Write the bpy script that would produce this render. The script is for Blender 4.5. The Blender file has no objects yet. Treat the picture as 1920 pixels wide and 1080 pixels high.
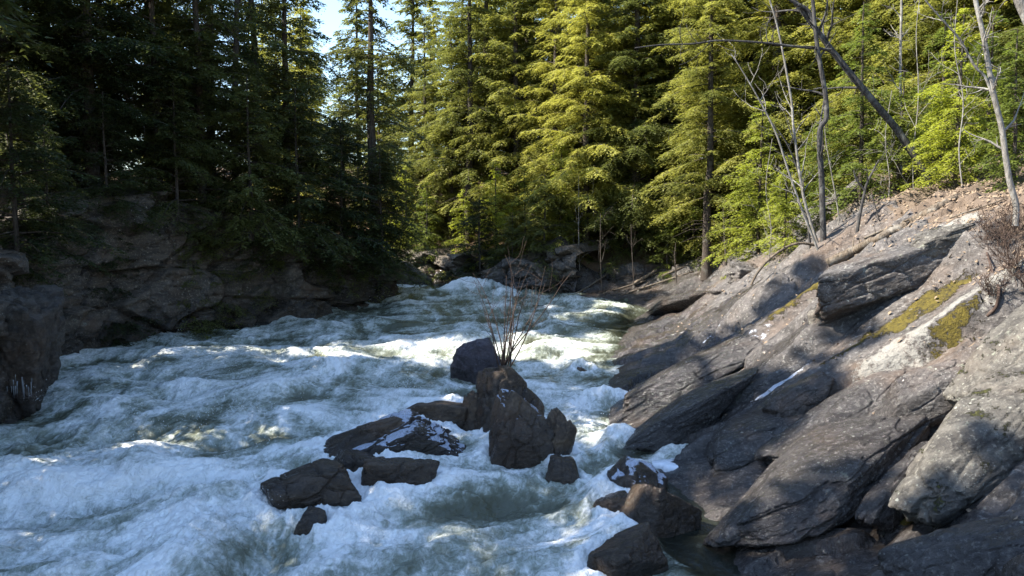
import bpy, math
import numpy as np
from mathutils import Vector
PI = math.pi
R = math.radians
scene = bpy.context.scene
COL = scene.collection
rng = np.random.default_rng(7)

# ------------------------------------------------------------------ noise
_g = np.random.default_rng(11).normal(size=(256, 3)); _g /= np.linalg.norm(_g, axis=1)[:, None]
def _hash(ix, iy, iz, seed):
    h = (ix*73856093) ^ (iy*19349663) ^ (iz*83492791) ^ (seed*2654435761)
    h = (h ^ (h >> 13)) * 1274126177
    return ((h ^ (h >> 16)) & 0x7fffffff)
def noise(x, y, z=0.0, seed=0):
    x, y, z = np.broadcast_arrays(np.asarray(x, float), y, z)
    ix = np.floor(x).astype(np.int64); iy = np.floor(y).astype(np.int64); iz = np.floor(z).astype(np.int64)
    fx, fy, fz = x-ix, y-iy, z-iz
    u, v, w = [f*f*f*(f*(f*6-15)+10) for f in (fx, fy, fz)]
    out = 0
    flat = bool(np.all(fz == 0))
    for dz in ((0,) if flat else (0, 1)):
        for dy in (0, 1):
            for dx in (0, 1):
                g = _g[_hash(ix+dx, iy+dy, iz+dz, seed) & 255]
                d = g[..., 0]*(fx-dx)+g[..., 1]*(fy-dy)+g[..., 2]*(fz-dz)
                wt = (u if dx else 1-u)*(v if dy else 1-v)*(w if dz else 1-w)
                out = out + d*wt
    return out*1.6
def fbm(x, y, z=0.0, o=4, seed=0, gain=.5, lac=2.03, ridge=False):
    a, s, t = 1.0, 0, 0
    for i in range(o):
        n = noise(x, y, z, seed+i*17)
        if ridge: n = 1-2*np.abs(n)
        s = s+a*n; t += a; a *= gain
        x, y, z = x*lac, y*lac, z*lac
    return s/t
def worley(x, y, z=None, seed=0):
    """F1, F2, random id of the nearest cell"""
    three = z is not None
    x = np.asarray(x, float); zz = z if three else np.zeros_like(x)
    ix = np.floor(x).astype(np.int64); iy = np.floor(y).astype(np.int64); iz = np.floor(zz).astype(np.int64)
    f1 = np.full(x.shape, 9.); f2 = f1.copy(); cid = np.zeros(x.shape)
    for dz in ((-1, 0, 1) if three else (0,)):
        for dy in (-1, 0, 1):
            for dx in (-1, 0, 1):
                h = _hash(ix+dx, iy+dy, iz+dz, seed)
                px = ix+dx+(h & 1023)/1023.; py = iy+dy+((h >> 10) & 1023)/1023.
                pz = iz+dz+((h >> 20) & 1023)/1023. if three else zz
                d = np.sqrt((px-x)**2+(py-y)**2+(pz-zz)**2)
                m = d < f1
                f2 = np.where(m, f1, np.minimum(f2, d)); f1 = np.where(m, d, f1)
                cid = np.where(m, ((h >> 5) & 4095)/4095., cid)
    return f1, f2, cid
def sstep(a, b, x):
    t = np.clip((x-a)/(b-a), 0, 1); return t*t*(3-2*t)

# ------------------------------------------------------------------ camera frame helpers
CAMZ, FPX, PITCH = 4.5, 1493.0, math.atan(110/1493.0)
def ray(px, py):
    """direction through a pixel of the 1920x1080 photograph, y component 1"""
    cx, cz = (px-960)/FPX, -(py-540)/FPX
    dy = math.cos(PITCH)+cz*math.sin(PITCH); dz = -math.sin(PITCH)+cz*math.cos(PITCH)
    return np.array([cx/dy, 1, dz/dy])
def P(px, py, y):
    return np.array([0, 0, CAMZ])+ray(px, py)*y

# ------------------------------------------------------------------ mesh helpers
def mesh_obj(name, V, F, mat=None, parent=None, smooth=True, attrs=None, matidx=None):
    """V (N,3); F: array (M,3) / (M,4) or list of such arrays"""
    V = np.asarray(V, np.float32)
    Fs = F if isinstance(F, list) else [F]
    me = bpy.data.meshes.new(name)
    nl = sum(f.size for f in Fs); nf = sum(len(f) for f in Fs)
    me.vertices.add(len(V)); me.vertices.foreach_set('co', V.ravel())
    me.loops.add(nl); me.loops.foreach_set('vertex_index', np.concatenate([f.ravel() for f in Fs]).astype(np.int32))
    me.polygons.add(nf)
    tot = np.concatenate([np.full(len(f), f.shape[1]) for f in Fs])
    st = np.concatenate([[0], np.cumsum(tot)[:-1]])
    me.polygons.foreach_set('loop_start', st.astype(np.int32))
    me.polygons.foreach_set('use_smooth', np.full(nf, smooth))
    if attrs:
        for k, a in attrs.items():
            at = me.attributes.new(k, 'FLOAT', 'POINT'); at.data.foreach_set('value', np.asarray(a, np.float32).ravel())
    for m in (mat if isinstance(mat, (list, tuple)) else [mat]):
        if m: me.materials.append(m)
    if matidx is not None: me.polygons.foreach_set('material_index', matidx.astype(np.int32))
    me.update(calc_edges=True)
    me.validate()
    o = bpy.data.objects.new(name, me); COL.objects.link(o)
    if parent: o.parent = parent
    return o
def grid_faces(nr, nc):
    i = np.arange(nr*nc).reshape(nr, nc)
    return np.stack([i[:-1, :-1], i[:-1, 1:], i[1:, 1:], i[1:, :-1]], -1).reshape(-1, 4)
def empty(name, loc, rz=0, scale=1):
    o = bpy.data.objects.new(name, None); COL.objects.link(o)
    o.location = loc; o.rotation_euler = (0, 0, rz); o.scale = (scale,)*3 if np.isscalar(scale) else scale
    o.empty_display_size = .3
    return o
def tag(o, label=None, cat=None, group=None, kind=None):
    if label: o['label'] = label
    if cat: o['category'] = cat
    if group: o['group'] = group
    if kind: o['kind'] = kind
    return o
def tubes(paths, n=6):
    """paths: list of (points (k,3), radii (k,)) -> V, [F4]"""
    VV, FF, off = [], [], 0
    ang = np.arange(n)*2*PI/n
    for p, r in paths:
        p = np.asarray(p, float); r = np.asarray(r, float); k = len(p)
        t = np.gradient(p, axis=0); t /= np.linalg.norm(t, axis=1)[:, None]+1e-9
        ref = np.array([0, 0, 1.]) if abs(t[:, 2]).mean() < .8 else np.array([1., 0, 0])
        a = np.cross(t, ref); a /= np.linalg.norm(a, axis=1)[:, None]+1e-9
        b = np.cross(t, a)
        v = p[:, None]+r[:, None, None]*(np.cos(ang)[None, :, None]*a[:, None]+np.sin(ang)[None, :, None]*b[:, None])
        VV.append(v.reshape(-1, 3))
        i = np.arange(k*n).reshape(k, n)+off; j = np.roll(i, -1, axis=1)
        FF.append(np.stack([i[:-1], j[:-1], j[1:], i[1:]], -1).reshape(-1, 4))
        off += k*n
    return np.concatenate(VV), np.concatenate(FF)
def smooth_path(pts, k=6):
    """Catmull-Rom through the points"""
    p = np.asarray(pts, float); p = np.vstack([2*p[0]-p[1], p, 2*p[-1]-p[-2]])
    out = []
    for i in range(1, len(p)-2):
        for t in np.linspace(0, 1, k, endpoint=False):
            a, b, c, d = p[i-1], p[i], p[i+1], p[i+2]
            out.append(.5*(2*b+(c-a)*t+(2*a-5*b+4*c-d)*t*t+(3*b-a-3*c+d)*t**3))
    out.append(p[-2]); return np.array(out)

# ------------------------------------------------------------------ materials
class M:
    def __init__(s, name):
        s.m = bpy.data.materials.new(name); s.m.use_nodes = True
        s.t = s.m.node_tree; s.t.nodes.clear()
        s.out = s.n('ShaderNodeOutputMaterial')
    def n(s, typ, **kw):
        nd = s.t.nodes.new(typ)
        for k, v in kw.items():
            if hasattr(nd, k): setattr(nd, k, v)
            else: nd.inputs[k].default_value = v
        return nd
    def l(s, a, b): s.t.links.new(a, b)
    def set(s, sock, v):
        if isinstance(v, bpy.types.NodeSocket): s.l(v, sock)
        else: sock.default_value = v
    def coords(s, kind='Object', scale=(1, 1, 1), rot=(0, 0, 0)):
        if kind == 'World': c = s.n('ShaderNodeNewGeometry').outputs['Position']
        else: c = s.n('ShaderNodeTexCoord').outputs[kind]
        mp = s.n('ShaderNodeMapping'); s.l(c, mp.inputs['Vector'])
        mp.inputs['Scale'].default_value = scale; mp.inputs['Rotation'].default_value = rot
        return mp.outputs[0]
    def noise(s, co, sc, det=5, rough=.55, dist=0.0):
        nd = s.n('ShaderNodeTexNoise'); s.l(co, nd.inputs['Vector'])
        nd.inputs['Scale'].default_value = sc; nd.inputs['Detail'].default_value = det
        nd.inputs['Roughness'].default_value = rough; nd.inputs['Distortion'].default_value = dist
        return nd.outputs['Fac']
    def voro(s, co, sc, feat='F1', out='Distance', rnd=1.0):
        nd = s.n('ShaderNodeTexVoronoi', feature=feat); s.l(co, nd.inputs['Vector'])
        nd.inputs['Scale'].default_value = sc; nd.inputs['Randomness'].default_value = rnd
        return nd.outputs[out]
    def ramp(s, f, a, b, va=0., vb=1.):
        nd = s.n('ShaderNodeMapRange', interpolation_type='SMOOTHSTEP'); s.set(nd.inputs['Value'], f)
        nd.inputs['From Min'].default_value = a; nd.inputs['From Max'].default_value = b
        nd.inputs['To Min'].default_value = va; nd.inputs['To Max'].default_value = vb
        return nd.outputs[0]
    def math(s, op, a, b=0., clamp=False):
        nd = s.n('ShaderNodeMath', operation=op, use_clamp=clamp); s.set(nd.inputs[0], a); s.set(nd.inputs[1], b)
        return nd.outputs[0]
    def mix(s, f, a, b):
        nd = s.n('ShaderNodeMix', data_type='RGBA')
        s.set(nd.inputs[0], f)
        for i, v in ((6, a), (7, b)):
            s.set(nd.inputs[i], v if isinstance(v, bpy.types.NodeSocket) else (*v[:3], 1))
        return nd.outputs[2]
    def attr(s, name): return s.n('ShaderNodeAttribute', attribute_name=name).outputs['Fac']
    def bump(s, h, dist=.05, strength=1., prev=None):
        nd = s.n('ShaderNodeBump'); nd.inputs['Distance'].default_value = dist; s.set(nd.inputs['Strength'], strength)
        s.l(h, nd.inputs['Height'])
        if prev: s.l(prev, nd.inputs['Normal'])
        return nd.outputs[0]
    def normz(s):
        g = s.n('ShaderNodeNewGeometry').outputs['Normal']
        sp = s.n('ShaderNodeSeparateXYZ'); s.l(g, sp.inputs[0]); return sp.outputs[2]
    def bsdf(s, col, rough=.8, normal=None, spec=.5, **kw):
        b = s.n('ShaderNodeBsdfPrincipled')
        s.set(b.inputs['Base Color'], col if isinstance(col, bpy.types.NodeSocket) else (*col, 1))
        s.set(b.inputs['Roughness'], rough); s.set(b.inputs['Specular IOR Level'], spec)
        if normal: s.l(normal, b.inputs['Normal'])
        for k, v in kw.items(): s.set(b.inputs[k], v)
        return b.outputs[0]
    def done(s, sh): s.l(sh, s.out.inputs['Surface']); return s.m

def rock_mat(name, base=(.13, .12, .115), dark=(.05, .045, .043), light=(.27, .255, .23), lichen=.5, moss=0.0,
             mosscol=(.14, .13, .02), stretch=(.5, 1.2, 1.2), frost=0.0, wetattr=True, kind='World', litter=False, bumpd=.05,
             warm=(.16, .10, .06)):
    m = M(name)
    co = m.coords(kind); cs = m.coords(kind, stretch, (0, 0, R(8)))
    n1 = m.noise(co, .7, 4); n2 = m.noise(cs, 3.2, 6, .65, .6); n3 = m.noise(co, 14, 5, .7)
    c = m.mix(m.ramp(n2, .3, .7), dark, base)
    c = m.mix(m.ramp(n3, .5, .75), c, light)
    c = m.mix(m.ramp(n1, .45, .75, 0, .55), c, warm)
    st = m.noise(cs, 9, 3, .6); c = m.mix(m.ramp(st, .56, .66, 0, .55), c, dark)
    # lichen crusts: pale round spots, of several sizes
    if lichen > 0:
        l1 = m.ramp(m.math('ADD', m.voro(co, 9), m.math('MULTIPLY', m.noise(co, 18), .5)), .42, .36)
        gate = m.ramp(m.noise(co, 1.6, 3), .5, .6)
        c = m.mix(m.math('MULTIPLY', m.math('MULTIPLY', l1, gate), .75*lichen), c, (.42, .43, .36))
        l2 = m.ramp(m.noise(co, 5.5, 6, .75), .58, .68)
        gate2 = m.ramp(m.noise(co, .9, 3, .6, .3), .52, .62)
        c = m.mix(m.math('MULTIPLY', m.math('MULTIPLY', l2, gate2), .7*lichen), c, (.33, .35, .27))
        l3 = m.ramp(m.voro(co, 26), .22, .14); g3 = m.ramp(m.noise(co, 2.6, 2), .52, .62)
        c = m.mix(m.math('MULTIPLY', m.math('MULTIPLY', l3, g3), .6*lichen), c, (.45, .45, .4))
    rough = m.ramp(n3, .3, .8, .55, .85)
    if wetattr:
        wet = m.attr('wet')
        wn = m.math('MULTIPLY', m.ramp(m.math('ADD', wet, m.math('MULTIPLY', m.math('SUBTRACT', n2, .5), .9)), .35, .65), 1.0)
        dk = m.mix(.55, c, (.012, .010, .009))
        c = m.mix(wn, c, dk)
        rough = m.math('MAXIMUM', m.math('SUBTRACT', rough, m.math('MULTIPLY', wn, .6), True), .12)
    if moss:
        ma = m.attr('moss') if moss == 'attr' else moss
        mn = m.math('ADD', m.noise(co, 2.3, 5, .7), m.math('MULTIPLY', m.noise(co, 22, 3), .25))
        mf = m.ramp(m.math('ADD', m.math('ADD', mn, m.math('MULTIPLY', m.math('SUBTRACT', m.noise(co, 7, 6, .8), .5), .9)), ma), 1.04, 1.12)
        if moss != 'attr': mf = m.math('MULTIPLY', mf, m.ramp(m.normz(), .2, .6))
        mc = m.mix(m.ramp(m.noise(co, 14, 5, .7), .35, .65), mosscol, tuple(v*.45 for v in mosscol))
        c = m.mix(mf, c, mc); rough = m.mix(mf, rough, (.95,)*3)
    if litter:
        la = m.attr('litter')
        lf = m.ramp(m.math('ADD', la, m.math('MULTIPLY', m.math('SUBTRACT', m.noise(co, 3.5, 5, .7), .5), 1.2)), .45, .6)
        lc = m.mix(m.noise(co, 30, 3, .7), (.075, .052, .036), (.21, .155, .11))
        c = m.mix(lf, c, lc); rough = m.mix(lf, rough, (.95,)*3)
        pa = m.attr('pale')
        c = m.mix(m.ramp(m.math('ADD', pa, m.math('MULTIPLY', m.math('SUBTRACT', m.noise(co, 5, 6, .8), .5), 2.4)), .6, .85, 0, .6), c, (.34, .33, .29))
        ia = m.attr('ice')
        fi = m.ramp(m.math('ADD', ia, m.math('MULTIPLY', m.math('SUBTRACT', m.noise(cs, 7, 5, .7), .5), 1.3)), .5, .62)
        c = m.mix(fi, c, (.6, .64, .72)); rough = m.mix(fi, rough, (.28,)*3)
    if frost:
        ff = m.ramp(m.math('ADD', m.normz(), m.math('MULTIPLY', m.math('SUBTRACT', m.noise(co, 2.2, 5, .6), .5), 1.6)), frost, frost+.12)
        fg = m.math('MULTIPLY', ff, m.ramp(m.noise(co, 40, 3), .3, .6, .45, 1))
        c = m.mix(fg, c, (.55, .6, .72)); rough = m.mix(ff, rough, (.3,)*3)
    b1 = m.bump(m.noise(cs, 5, 7, .7, .4), bumpd*1.6)
    b2 = m.bump(n3, bumpd*.7, 1., b1)
    b3 = m.bump(m.noise(co, 70, 3, .6), bumpd*.12, 1., b2)
    if moss: b3 = m.bump(m.math('MULTIPLY', mf, m.ramp(m.noise(co, 45, 3), .2, .8, .6, 1)), .05, 1., b3)
    return m.done(m.bsdf(c, rough, b3, .5))

def foliage_mat(name, c1, c2, trans=.45):
    m = M(name)
    oi = m.n('ShaderNodeObjectInfo').outputs['Random']
    co = m.coords('World')
    n = m.noise(co, 1.1, 3); n2 = m.noise(co, 12, 2)
    f = m.math('ADD', m.math('MULTIPLY', n, .6), m.math('MULTIPLY', n2, .45))
    f = m.math('ADD', f, m.math('MULTIPLY', m.math('SUBTRACT', oi, .5), .6))
    c = m.mix(m.ramp(f, .3, .8), c1, c2)
    d = m.bsdf(c, .55, None, .35)
    t = m.n('ShaderNodeBsdfTranslucent')
    hs = m.n('ShaderNodeHueSaturation'); hs.inputs['Value'].default_value = 1.5; hs.inputs['Saturation'].default_value = 1.1
    m.l(c, hs.inputs['Color']); m.l(hs.outputs[0], t.inputs[0])
    mx = m.n('ShaderNodeMixShader'); mx.inputs[0].default_value = trans
    m.l(d, mx.inputs[1]); m.l(t.outputs[0], mx.inputs[2])
    return m.done(mx.outputs[0])

def bark_mat(name, c1, c2, c3=(.3, .3, .28), sc=1.0):
    m = M(name)
    co = m.coords('Object'); cs = m.coords('Object', (1, 1, .2))
    n1 = m.noise(cs, 22*sc, 6, .7); n2 = m.noise(co, 4*sc, 4)
    c = m.mix(m.ramp(n1, .35, .65), c1, c2)
    c = m.mix(m.ramp(n2, .52, .68, 0, .6), c, c3)
    return m.done(m.bsdf(c, .9, m.bump(n1, .03), .2))

MAT = {}
MAT['slope'] = rock_mat('slope_rock', moss='attr', litter=True, base=(.125, .112, .104), light=(.30, .28, .255), dark=(.035, .03, .027), mosscol=(.15, .115, .012))
MAT['cliff'] = rock_mat('cliff_rock', base=(.115, .092, .07), dark=(.03, .025, .02), light=(.32, .28, .22), lichen=.8, warm=(.11, .065, .035), moss=.28, mosscol=(.03, .035, .012), stretch=(.4, .4, 1.6))
MAT['boulder_dark'] = rock_mat('dark_brown_rock', base=(.115, .078, .046), dark=(.034, .023, .015), light=(.20, .145, .095), lichen=.12, warm=(.12, .065, .035), kind='World')
MAT['boulder_cliff'] = rock_mat('black_brown_rock', base=(.075, .062, .05), dark=(.022, .019, .017), light=(.15, .135, .11), lichen=.35, warm=(.11, .065, .035), stretch=(.4, .4, 1.6))
MAT['boulder_frost'] = rock_mat('frosted_rock', base=(.115, .078, .046), dark=(.034, .023, .015), light=(.20, .145, .095), lichen=.1, warm=(.12, .065, .035), frost=.86)
MAT['boulder_ice'] = rock_mat('ice_covered_rock', base=(.08, .06, .05), dark=(.025, .02, .018), light=(.16, .13, .11), lichen=.05, frost=.80, warm=(.09, .07, .03))
MAT['boulder_grey'] = rock_mat('grey_spotted_rock', base=(.125, .115, .11), dark=(.035, .03, .028), light=(.34, .32, .29), lichen=1.1, moss=.1, mosscol=(.14, .12, .015), bumpd=.06)
MAT['boulder_pale'] = rock_mat('pale_lichen_rock', base=(.14, .128, .108), dark=(.04, .035, .03), light=(.30, .285, .24), lichen=.9, moss=.3, mosscol=(.11, .11, .02), warm=(.2, .16, .12))
MAT['boulder_violet'] = rock_mat('violet_grey_rock', base=(.085, .07, .085), dark=(.035, .03, .038), light=(.16, .14, .16), lichen=.1, warm=(.1, .07, .07))
MAT['needle_sun'] = foliage_mat('hemlock_needles_sun_tint', (.11, .125, .036), (.35, .34, .08), .42)  # sunlit yellow-green of the far bank put into the needle colour
MAT['needle_shade'] = foliage_mat('hemlock_needles_shade_tint', (.034, .046, .016), (.115, .125, .036), .40)  # same hemlock needles, the left bank's shade put into the colour
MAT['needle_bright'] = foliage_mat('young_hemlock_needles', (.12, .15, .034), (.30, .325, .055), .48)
MAT['bark'] = bark_mat('dark_bark', (.03, .024, .02), (.085, .068, .055), (.12, .115, .1))
MAT['bark_pale'] = bark_mat('pale_grey_bark', (.13, .12, .105), (.27, .25, .225), (.4, .39, .35))
MAT['bark_grey'] = bark_mat('grey_bark', (.028, .027, .028), (.08, .075, .07), (.15, .15, .14))
MAT['twig'] = bark_mat('twig_bark', (.045, .03, .024), (.095, .065, .05), (.14, .105, .085))
MAT['dead'] = bark_mat('dead_wood', (.05, .04, .03), (.17, .135, .10), (.24, .225, .195))

def ground_mat():
    m = M('forest_floor')
    co = m.coords('World')
    c = m.mix(m.noise(co, 9, 6, .75), (.05, .034, .022), (.19, .125, .08))
    c = m.mix(m.ramp(m.noise(co, 1.2, 4), .52, .66), c, (.05, .06, .015))
    return m.done(m.bsdf(c, .95, m.bump(m.noise(co, 12, 6, .7), .08), .2))
MAT['ground'] = ground_mat()
def leaf_mat():
    m = M('dry_leaf'); co = m.coords('World')
    c = m.mix(m.noise(co, 16, 2, .8), (.10, .07, .045), (.32, .24, .165))
    return m.done(m.bsdf(c, .8, None, .25))
MAT['leaf'] = leaf_mat()

def water_mat():
    m = M('whitewater')
    co = m.coords('World', (1, .62, 1))
    fo = m.attr('foam')
    w = m.noise(co, 3.0, 4, .6, 1.2)
    n1 = m.noise(co, 5.5, 8, .72, 2.2); n2 = m.noise(co, 30, 4, .7, .5)
    f = m.math('ADD', fo, m.math('MULTIPLY', m.math('SUBTRACT', n1, .5), 1.05))
    f = m.math('ADD', f, m.math('MULTIPLY', m.math('SUBTRACT', w, .5), .45))
    f = m.math('ADD', f, m.math('MULTIPLY', m.math('SUBTRACT', n2, .5), .16))
    thick = m.ramp(f, .38, .78)
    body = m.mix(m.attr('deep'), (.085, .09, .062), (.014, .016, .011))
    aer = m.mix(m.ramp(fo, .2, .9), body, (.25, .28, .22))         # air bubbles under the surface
    wb = m.bump(m.noise(co, 7, 5, .6, .6), .05)
    water = m.bsdf(aer, .09, m.bump(m.noise(co, 26, 4, .65), .012, 1., wb), .5, IOR=1.33)
    fb = m.bump(m.noise(co, 9, 6, .62, 1.2), .07)
    fc = m.mix(m.ramp(m.math('ADD', f, m.math('MULTIPLY', m.math('SUBTRACT', n2, .5), .25)), .55, 1.15), (.36, .39, .35), (.9, .91, .9))
    foam = m.bsdf(fc, .6, m.bump(n2, .008, 1., fb), .25)
    mx = m.n('ShaderNodeMixShader'); m.l(thick, mx.inputs[0]); m.l(water, mx.inputs[1]); m.l(foam, mx.inputs[2])
    return m.done(mx.outputs[0])
MAT['water'] = water_mat()
def glassy():
    m = M('clear_ice'); return m.done(m.bsdf((.8, .85, .9), .15, None, .5, **{'Transmission Weight': .7, 'IOR': 1.3}))
MAT['icicle'] = glassy()
def simple(name, col, rough, **kw):
    m = M(name); return m.done(m.bsdf(col, rough, None, .5, **kw))
MAT['drop'] = simple('spray_drops', (.86, .88, .9), .3)
def ice_mat():
    m = M('ice'); co = m.coords('World')
    c = m.mix(m.noise(co, 6, 4), (.55, .62, .7), (.85, .87, .9))
    return m.done(m.bsdf(c, .22, m.bump(m.noise(co, 12, 4), .02), .5))
MAT['ice'] = ice_mat()

# ------------------------------------------------------------------ the river's outline and levels
RB = np.array([(-4, -60), (-3, -5), (-3, 0), (-.5, 4), (.8, 6), (2.3, 8), (3.2, 10.6), (3.0, 12.2), (2.15, 14.4), (2.2, 17.4), (2.7, 22), (4.3, 28), (5.9, 32.6), (5.0, 34.0), (2.4, 34.7), (.6, 36), (-1.2, 37.4), (-3, 39.5), (-8, 45), (-20, 49), (-60, 52)], float)
LB = np.array([(-10, -60), (-9.5, 3), (-10.0, 10), (-10.9, 17), (-11.7, 19.4), (-13.2, 21.0), (-12.5, 22.8), (-11.3, 25.5), (-8.2, 29), (-5.2, 33.4), (-5.6, 36), (-10, 40.5), (-20, 43), (-60, 45)], float)
def zw(y): return .057*(np.clip(y, 0, 36)-8)
def poly_sd(x, y, L, far):
    """distance to a polyline, positive on the side that holds the far corner points"""
    x = np.asarray(x, float); y = np.asarray(y, float)
    d2 = np.full(x.shape, 1e12)
    for a, b in zip(L[:-1], L[1:]):
        e = b-a; t = np.clip(((x-a[0])*e[0]+(y-a[1])*e[1])/(e@e), 0, 1)
        d2 = np.minimum(d2, (x-a[0]-t*e[0])**2+(y-a[1]-t*e[1])**2)
    poly = np.vstack([L, far]); ins = np.zeros(x.shape, bool)
    j = len(poly)-1
    for i in range(len(poly)):
        (xi, yi), (xj, yj) = poly[i], poly[j]
        if yi != yj:
            c = ((yi > y) != (yj > y)) & (x < (xj-xi)*(y-yi)/(yj-yi)+xi)
            ins ^= c
        j = i
    return np.where(ins, 1, -1)*np.sqrt(d2)
def d_right(x, y): return poly_sd(x, y, RB, np.array([(-60, 900), (900, 900), (900, -60)]))
def d_left(x, y): return poly_sd(x, y, LB, np.array([(-900, 45), (-900, -60)]))
def cliff_h(y): return np.interp(y, [-60, 8, 15, 19, 22, 26, 30, 33.4, 37, 44], [4, 3.4, 3.3, 3.1, 4.2, 4.6, 3.2, 2.0, 1.9, 3.])

def H(x, y, fine=False):
    x = np.asarray(x, float); y = np.asarray(y, float)
    dr = d_right(x, y); dl = d_left(x, y)
    back = sstep(32.5, 36.5, y+.35*(3-x)*(x < 3))      # 1 on the far bank
    # right bank: bedrock dipping to the water, flattening into the wood above
    dd = np.maximum(dr, 0)
    slope = .22*np.minimum(dd, 1.7)+.76*np.clip(dd-1.7, 0, 5.5)+.30*np.clip(dd-7.2, 0, 9)+.16*np.clip(dd-16.2, 0, 40)
    slabs = .36*np.minimum(dd, 6)+.48*np.clip(dd-6, 0, 9)+.10*np.clip(dd-15, 0, 40)
    cl = sstep(4.2, 2.2, x)                              # the dark cliff left of the sunlit slabs
    clf = 1.5*sstep(1.0, 2.4, dd)+.38*np.clip(dd-1.2, 0, 14)+.10*np.clip(dd-15, 0, 40)
    far = slabs*(1-cl)+clf*cl
    zr = zw(y)+slope*(1-back)+far*back
    # ledges: strips of rock running down the dip, each stepping up away from the camera
    wv = noise(x*.16+3, y*.3, 0, 5)*1.6+noise(x*.5, y*.8, 0, 6)*.35
    ph = (y+.16*x+wv)/2.3; fr = ph-np.floor(ph)
    idv = _hash(np.floor(ph).astype(np.int64), np.zeros_like(ph, dtype=np.int64), np.zeros_like(ph, dtype=np.int64), 3) % 1000/1000.
    saw = sstep(0, .16, fr)*(1-.75*sstep(.2, 1., fr))
    ph2 = (y-.1*x+noise(x*.35, y*.7, 0, 8)*.8)/.74; f2_ = ph2-np.floor(ph2)
    saw2 = sstep(0, .22, f2_)*(1-sstep(.3, 1., f2_))
    amp = sstep(-.3, 2.2, dr)*(1-.7*sstep(7, 10, dr))*(1-.45*back)
    zr = zr+amp*((.25+.4*idv)*(saw-.35)+.13*(saw2-.35)*sstep(-.3, .4, noise(x*.4, y*.4, 0, 12))+.26*noise(x*.33, y*.55, 0, 9))
    zl = zw(y)+(cliff_h(y)-.25)*sstep(1.0, 2.2, dl)+.3*np.clip(dl-2.2, 0, 12)+.06*np.clip(dl-14, 0, 60)
    bed = zw(y)-.25-.55*np.clip(np.minimum(-dr, -dl), 0, 2.2)
    z = np.where(dr > 0, zr, np.where(dl > 0, np.where(dl > .9, zl, zw(y)-1.2), bed))
    # continuous shore on the right: ease from river bed into the slope
    z = np.where((dr > -1.2) & (dr <= 0), zw(y)+.5*dr+amp*.1*saw2, z)
    rise = sstep(25, 90, np.hypot(x, y-10))
    z = z+rise*(1.5*fbm(x*.02, y*.02, 0, 3, 21))
    if fine:
        a = sstep(-.6, .6, dr)
        u = x*.5; v = y*1.15
        f1, f2, cid = worley(u*.8+.3*noise(x, y, 0, 31), v*.8+.3*noise(x, y, 5.5, 32), None, 4)
        g1, g2, ci2 = worley(x*1.3+.3*noise(x*2, y*2, 0, 33), y*2.6+.3*noise(x*2, y*2, 5.5, 34), None, 14)
        z = z+a*((ci2-.5)*.08-.05*sstep(.1, .0, g2-g1))*sstep(-.2, .3, noise(x*.5, y*.5, 0, 45))
        z = z+a*((cid-.5)*.30-.16*sstep(.07, .0, f2-f1)*sstep(.3, .7, noise(x*.3, y*.3, 0, 44)+.5))
        z = z+a*(.09*fbm(x*1.2, y*2.0, 0, 5, 41, .6)+.035*fbm(x*3.5, y*6, 0, 4, 42, .6)+.05*fbm(x*1.6, y*1.6, 0, 3, 43, ridge=True))
    return z
def hz(x, y): return float(H(np.array([x]), np.array([y]))[0])
def hit(px, py, y0=4., y1=60.):
    """where the ray through a pixel first meets the ground"""
    r = ray(px, py); ys = np.arange(y0, y1, .05)
    pts = np.array([0, 0, CAMZ])+ys[:, None]*r
    k = np.argmax(pts[:, 2] < np.maximum(H(pts[:, 0], pts[:, 1]), zw(pts[:, 1])))
    return pts[k]

# ------------------------------------------------------------------ ground sheets
def ladder(a, b, c, p):
    out = [a]
    while out[-1] < b: out.append(out[-1]+c*max(abs(out[-1]), 2.)**p)
    return np.array(out)
# wide ground to the horizon
gx = np.concatenate([-np.geomspace(900, 22, 34), np.arange(-21.5, 26, .5), np.geomspace(26.5, 900, 34)])
gy = np.concatenate([-np.geomspace(300, 6, 18), np.arange(-5.5, 62, .5), np.geomspace(62.5, 1200, 34)])
X, Y = np.meshgrid(gx, gy)
Z = H(X, Y)
inner = (X > -1.5) & (X < 15) & (Y > 2) & (Y < 37.5)
Z = np.where(inner & (d_right(X, Y) > -1.5), Z-.7, Z)
g = mesh_obj('ground', np.stack([X, Y, Z], -1).reshape(-1, 3), grid_faces(*X.shape), MAT['ground'])
tag(g, 'brown forest floor under the trees on both banks', kind='structure')

ys = ladder(2.0, 38.2, .0042, 1.); xs = np.arange(-2.0, 15.6, .04)
X, Y = np.meshgrid(xs, ys); Z = H(X, Y, True)
DR = d_right(X, Y)
edge = np.maximum.reduce([sstep(14.6, 15.6, X), sstep(37., 38.2, Y)])
Z = Z-edge*.9
wet = sstep(4.2, 1.0, DR)+sstep(.1, .6, noise(X*.25, Y*.9, 0, 71))*sstep(6.2, 3.2, DR)*.9
wet = np.clip(wet, 0, 1)
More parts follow.
